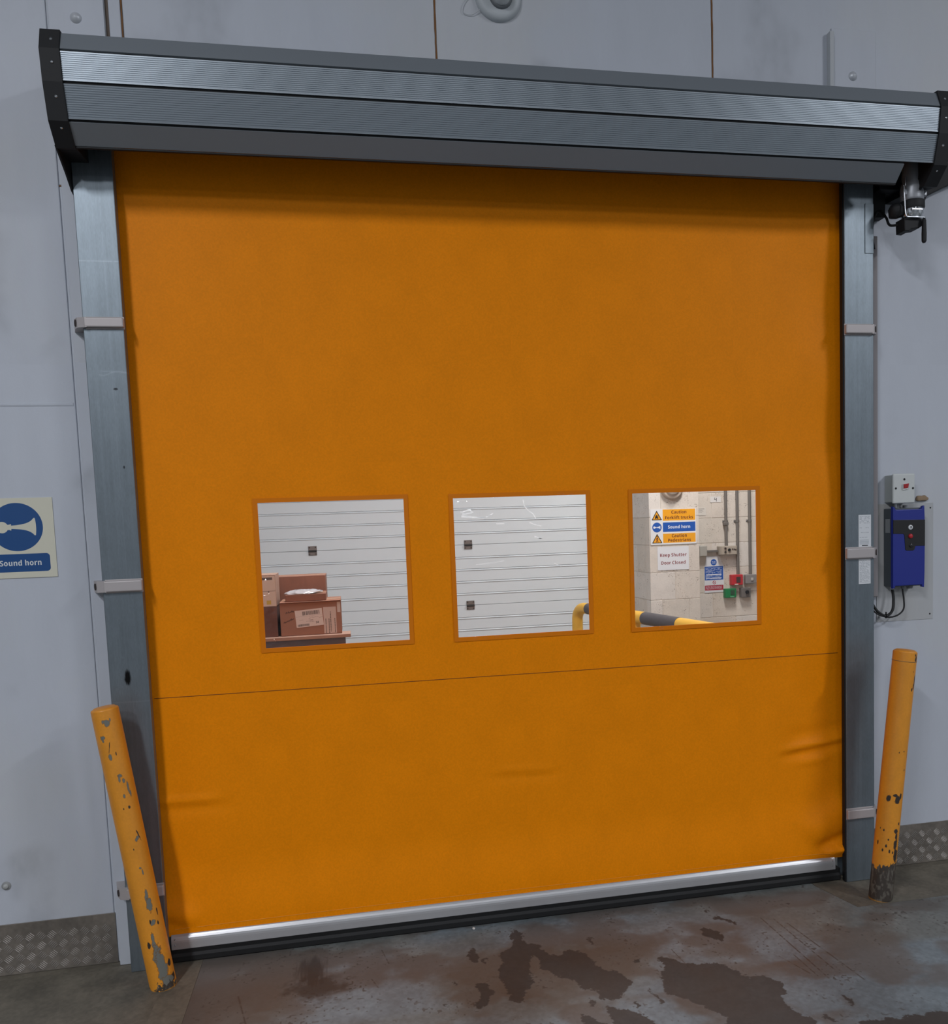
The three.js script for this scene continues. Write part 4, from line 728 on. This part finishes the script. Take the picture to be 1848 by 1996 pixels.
// conduits and switch gear
const mConduit = std({ color: 0x77736f, metalness: 0.35, roughness: 0.5 });
[[2.7545, 1.188, 'left of three grey conduits, ending at the beige button station'], [2.864, 0.925, 'middle of three grey conduits, ending at the red call point'], [2.984, 0.922, 'right of three grey conduits, ending at the upper grey switch']].forEach(([x, y, l], i) => {
  const t = thing('conduit', l, 'conduit', [x, y, RZ], 'grey conduits on the recessed block wall');
  mesh('pipe', cyl([x, (y + 3.6) / 2, RZ + 0.018], 'y', 0.0135, 3.6 - y, 0.0135, 16), mConduit, t);
  for (const s of [1.407, 2.3, 3.2]) { const c = mesh('saddle_clip', [bx(x - 0.027, x + 0.027, s - 0.010, s + 0.010, RZ, RZ + 0.004), cyl([x, s, RZ + 0.018], 'y', 0.0165, 0.022, 0.0165, 16), bx(x - 0.016, x + 0.016, s - 0.009, s + 0.009, RZ, RZ + 0.018)], mConduit, t); mesh('clip_screw', cyl([x - 0.023, s, RZ + 0.005], 'z', 0.004, 0.004, 0.004, 8), mSteel, c); }
  if (i === 0) mesh('coupling', bx(x - 0.026, x + 0.02, 1.372, 1.402, RZ + 0.001, RZ + 0.036, 0.006), mConduit, t);
});
function gearBox(name, label, category, x0, x1, y0, y1, d, color, parts, group) {
  const t = thing(name, label, category, [(x0 + x1) / 2, y0, RZ], group);
  mesh('enclosure', bx(x0, x1, y0, y1, RZ + 0.0005, RZ + d, 0.006), std({ color, roughness: 0.5 }), t); parts && parts(t, RZ + d); return t;
}
gearBox('junction_box', 'pale grey junction box with a yellow label, left of the beige push button station', 'junction box', 2.483, 2.557, 1.1015, 1.198, 0.05, 0xa6a39c, (t, z) => { mesh('yellow_label', bx(2.504, 2.535, 1.104, 1.121, z, z + 0.0008), std({ color: 0xb9a23c, roughness: 0.6 }), t); mesh('lid', bx(2.488, 2.552, 1.107, 1.193, z, z + 0.004, 0.003), std({ color: 0xaba8a1, roughness: 0.5 }), t); });
describe(mesh('trunking', bx(2.557, 2.669, 1.135, 1.155, RZ + 0.008, RZ + 0.03, 0.003), mConduit), 'short grey trunking between the junction box and the button station', 'trunking');
gearBox('push_button_station', 'beige push button station with dark buttons at the foot of the left conduit', 'button station', 2.669, 2.839, 1.107, 1.188, 0.06, 0x9d958a, (t, z) => {
  mesh('front_plate', bx(2.686, 2.834, 1.111, 1.184, z, z + 0.004, 0.002), std({ color: 0xaaa093, roughness: 0.5 }), t);
  for (const [x, y, r, c] of [[2.722, 1.166, 0.009, 0x3a2c2a], [2.722, 1.133, 0.009, 0x35302c], [2.76, 1.152, 0.013, 0x181818]]) mesh('push_button', cyl([x, y, z + 0.008], 'z', r, 0.012, r, 16), std({ color: c, roughness: 0.4 }), t);
  for (const [x, y] of [[2.792, 1.158], [2.808, 1.156], [2.822, 1.152]]) mesh('indicator', bx(x - 0.005, x + 0.005, y - 0.006, y + 0.006, z + 0.004, z + 0.008), std({ color: 0x3b2f2a, roughness: 0.5 }), t);
});
gearBox('call_point', 'red manual call point at the foot of the middle conduit', 'call point', 2.786, 2.898, 0.830, 0.925, 0.05, 0xb52b33, (t, z) => { mesh('glass_panel', bx(2.832, 2.872, 0.852, 0.905, z, z + 0.003, 0.001, 1), std({ color: 0x4b3a3a, roughness: 0.3 }), t); mesh('label_plate', bx(2.815, 2.85, 0.833, 0.843, z, z + 0.002), std({ color: 0xd6c6c0, roughness: 0.6 }), t); });
gearBox('switch_box', 'upper grey switch box at the foot of the right conduit', 'switch', 2.924, 3.03, 0.838, 0.921, 0.05, 0x858180, (t, z) => { mesh('toggle', bx(2.972, 2.996, 0.865, 0.89, z, z + 0.008, 0.003), std({ color: 0xb4b0ac, roughness: 0.5 }), t); });
gearBox('call_point', 'green manual call point below the red one', 'call point', 2.725, 2.831, 0.718, 0.801, 0.05, 0x1d7a48, (t, z) => { mesh('glass_panel', bx(2.774, 2.812, 0.745, 0.788, z, z + 0.003, 0.001, 1), std({ color: 0x36503f, roughness: 0.3 }), t); mesh('label_plate', bx(2.77, 2.806, 0.724, 0.733, z, z + 0.002), std({ color: 0x5fa37c, roughness: 0.6 }), t); });
gearBox('switch_box', 'lower dark grey switch box with a black knob, right of the green call point', 'switch', 2.880, 2.972, 0.714, 0.802, 0.05, 0x6c6866, (t, z) => { mesh('knob', cyl([2.933, 0.764, z + 0.007], 'z', 0.016, 0.014, 0.016, 18), mBlack, t); });

// yellow and black barrier
{
  const t = thing('safety_barrier', 'yellow and black tubular barrier behind the middle and right windows', 'barrier', [1.31, 0, -2.6]);
  const mY = std({ color: 0xe0ad3c, roughness: 0.45 }), mK = std({ color: 0x4b474a, roughness: 0.5 }), rr = 0.043;
  const P = s => [mix(1.167, 1.585, s), 0.775, mix(-3.56, -1.33, s)];
  const elbow = [[1.167, 0.0, -3.52], [1.167, 0.35, -3.52], [1.167, 0.64, -3.52], [1.169, 0.715, -3.51], [1.178, 0.76, -3.46], [1.192, 0.775, -3.40], P(0.10)];
  mesh('post', tube(elbow, rr, 50, 22), mY, t, 'yellow end post with bend');
  const bands = [[0.10, 0.30, 1], [0.30, 0.475, 0], [0.475, 0.665, 1], [0.665, 0.835, 0], [0.835, 1.0, 1]];
  for (const [a, b, k] of bands) mesh('rail', tube([P(a), P((a + b) / 2), P(b)], rr + (k ? 0.001 : 0), 4, 22), k ? mK : mY, t, k ? 'black band of the rail' : 'yellow band of the rail');
  for (const s of [0.41, 0.97]) { const p = P(s); mesh('post', cyl([p[0], 0.375, p[2]], 'y', rr, 0.75, rr, 22), mY, t); }
  for (const s of [0, 0.41, 0.97]) { const p = s ? P(s) : [1.167, 0, -3.52]; mesh('base_plate', bx(p[0] - 0.08, p[0] + 0.08, 0.0005, 0.012, p[2] - 0.08, p[2] + 0.08), mY, t); }
}
// boxes on the packing bench
const mBoard = std({ color: 0xa98a78, roughness: 0.7, map: dataTex(256, 128, (x, y) => { const k = 1 + 0.18 * (fbm(x / 60, y / 5, 161) - 0.5); return [235 * k, 225 * k, 220 * k]; }) });
{
  const t = thing('packing_bench', 'timber topped steel bench that carries the cardboard boxes', 'bench', [-1.2, 0, -1.85]);
  mesh('front_board', bx(-1.9, -0.602, 0.879, 0.898, -1.70, -1.565, 0.003, 1), mBoard, t);
  mesh('deck', bx(-1.88, -0.665, 0.884, 0.898, -2.25, -1.703, 0.002, 1), mBoard, t);
  mesh('frame', [bx(-1.86, -0.63, 0.80, 0.878, -1.63, -1.59, 0.002, 1), bx(-1.86, -0.68, 0.80, 0.878, -2.22, -2.18, 0.002, 1), bx(-0.72, -0.68, 0.80, 0.878, -2.18, -1.63)], std({ color: 0x5d5c66, roughness: 0.5 }), t);
  for (const [x, z] of [[-0.72, -1.63], [-1.84, -1.63], [-0.72, -2.2], [-1.84, -2.2]]) mesh('leg', bx(x, x + 0.04, 0.0005, 0.80, z, z + 0.04, 0.002, 1), std({ color: 0x5d5c66, roughness: 0.5 }), t);
}
const cardMap = dataTex(256, 256, (x, y) => { const k = 1 + 0.10 * (fbm(x / 50, y / 50, 171) - 0.5) + 0.06 * (vnoise(x / 1.5, y / 20, 172) - 0.5); return [222 * k, 215 * k, 210 * k]; });
const card = c => std({ color: c, map: rep(cardMap, 2, 2), roughness: 0.8 });
const mTape = std({ color: 0xa07c60, roughness: 0.35 });
function carton(label, x0, x1, y0, y1, z0, z1, color, opts = {}) {
  const t = thing('cardboard_box', label, 'box', [(x0 + x1) / 2, y0, (z0 + z1) / 2], 'cardboard boxes on the packing bench');
  const m = card(color);
  mesh('box_body', bx(x0, x1, y0, y1 - 0.003, z0, z1, 0.002, 1), m, t);
  const xm = (z0 + z1) / 2;
  mesh('flap', bx(x0, x1, y1 - 0.003, y1, xm + 0.001, z1 + (opts.lip || 0), 0.0008, 1), m, t); mesh('flap', bx(x0, x1, y1 - 0.003, y1, z0, xm - 0.001, 0.0008, 1), m, t);
  mesh('tape', bx(x0 + 0.001, x1 - 0.001, y1, y1 + 0.0006, xm - 0.025, xm + 0.025), mTape, t);
  return t;
}
const BT = 0.8985;
const big = carton('open-lipped brown box with a barcode label, front of the bench', -0.96, -0.6465, BT, 1.076, -1.86, -1.60, 0x9c6c55, { lip: 0.006 });
mesh('printed_face', faceUV(bx(-0.959, -0.648, BT + 0.002, 1.069, -1.6, -1.5996), -0.959, -0.648, BT, 1.07), std({ roughness: 0.8, map: canvasTex(512, 282, (g, w, h) => {
  g.fillStyle = '#8f6450'; g.fillRect(0, 0, w, h); const r = rng(41); for (let i = 0; i < 2500; i++) { g.fillStyle = r() > 0.5 ? 'rgba(150,108,88,0.12)' : 'rgba(118,78,62,0.12)'; g.fillRect(r() * w, r() * h, 30 * r(), 1.5); }
  g.strokeStyle = '#3a2620'; g.lineWidth = 3.5; g.beginPath(); let x = 45, y = 86; g.moveTo(x, y); for (let i = 0; i < 16; i++) { x += 4.4; y = 82 + (i % 2 ? -11 : 9) * r() - i * 0.6; g.lineTo(x, y); } g.stroke();
  g.beginPath(); x = 24; y = 168; g.moveTo(x, y); for (let i = 0; i < 20; i++) { x += 4.4; y = 165 + (i % 2 ? -9 : 8) * r() - i * 1.6; g.lineTo(x, y); } g.stroke();
}) }), big);
{
  const L = mesh('shipping_label', faceUV(bx(-0.07, 0.07, -0.045, 0.045, 0, 0.0006), -0.07, 0.07, -0.045, 0.045), std({ roughness: 0.6, map: canvasTex(420, 270, (g, w, h) => {
    const r = rng(51); g.fillStyle = '#c9bab2'; g.fillRect(0, 0, w, h); g.fillStyle = '#38302f';
    for (let x = 112; x < 380;) { const b = 2 + r() * 7; g.fillRect(x, 24, b, 62); x += b + 2 + r() * 6; } for (let x = 20; x < 200;) { const b = 2 + r() * 4; g.fillRect(x, 222, b, 34); x += b + 2 + r() * 3; }
    g.fillStyle = '#8a7b76'; g.fillRect(10, 100, 400, 2); g.fillRect(215, 100, 2, 110); for (let i = 0; i < 14; i++) g.fillRect(20 + r() * 340, 112 + r() * 96, 20 + r() * 50, 4);
    g.fillStyle = '#2c2626'; g.font = 'bold 44px sans-serif'; g.fillText('34', 300, 232);
  }) }), null ?? (() => { const o = new THREE.Group(); return o; })());
  big.add(L); L.position.set(-0.812 - bases.get(big)[0], 0.989 - bases.get(big)[1], -1.5994 - bases.get(big)[2]); L.rotation.z = 0.07;
}
mesh('side_label', faceUV(bx(-0.7385, -0.673, BT + 0.004, 1.042, -1.5996, -1.599), -0.7385, -0.673, BT + 0.004, 1.042), std({ roughness: 0.6, map: canvasTex(160, 336, (g, w, h) => {
  g.fillStyle = '#bba79d'; g.fillRect(0, 0, w, h); const r = rng(61); g.fillStyle = '#3a2f2c'; for (const x of [22, 62, 84, 136]) for (let y = x === 84 ? 60 : 150; y < h - 16;) { const l = 4 + r() * 12; g.fillRect(x, y, 10, l); y += l + 5; }
}) }), big, 'tall pale label printed sideways');
mesh('small_sticker', bx(-0.666, -0.650, 1.012, 1.066, -1.5996, -1.599), std({ color: 0xb9aaa2, roughness: 0.6 }), big);
carton('slim brown box lying on top of the barcode box', -0.930, -0.7215, 1.0775, 1.113, -1.84, -1.615, 0x93634e);
{
  const t = thing('plastic_bag', 'crumpled clear and white plastic on the slim brown box', 'bag', [-0.83, 1.114, -1.66]);
  const g = new THREE.SphereGeometry(1, 40, 20).toNonIndexed(), p = g.attributes.position;
  for (let i = 0; i < p.count; i++) { const x = p.getX(i), y = p.getY(i), z = p.getZ(i), k = 0.75 + 0.5 * fbm(x * 4 + 2, z * 4 + y * 3, 181, 3); p.setXYZ(i, -0.835 + x * 0.092 * k, 1.1145 + Math.max(0, y * k + 0.05) * 0.02 + Math.max(0, x) * 0.006, -1.675 + z * 0.05 * k); }
  mesh('film', smooth(g), phys({ color: 0xa5a1a2, roughness: 0.22, clearcoat: 0.6 }), t);
}
carton('tall plain brown box at the back of the bench', -1.002, -0.7265, BT, 1.196, -2.16, -1.90, 0x9a6a55);
carton('dark brown box at the left of the bench, under a pale box', -1.20, -0.975, BT, 1.0565, -1.85, -1.60, 0x704a3e);
const pale = carton('pale printed box on top of the dark brown box', -1.195, -0.974, 1.058, 1.224, -1.84, -1.605, 0xb39483);
mesh('printed_face', faceUV(bx(-1.193, -0.976, 1.06, 1.219, -1.605, -1.6045), -1.193, -0.976, 1.06, 1.219), std({ roughness: 0.7, map: canvasTex(256, 196, (g, w, h) => { const r = rng(71); g.fillStyle = '#c0ab9c'; g.fillRect(0, 0, w, h); g.fillStyle = '#574a45'; g.fillRect(150, 10, 90, 16); for (let i = 0; i < 18; i++) g.fillRect(20 + r() * 200, 36 + r() * 130, 4 + r() * 5, 3 + r() * 14); g.fillStyle = '#8d7d73'; g.fillRect(0, 96, w, 4); g.fillStyle = '#b79a4a'; g.fillRect(200, 158, 26, 26); }) }), pale);

for (const m of M3) { m.castShadow = true; m.receiveShadow = true; }
renderer.render(scene, camera);
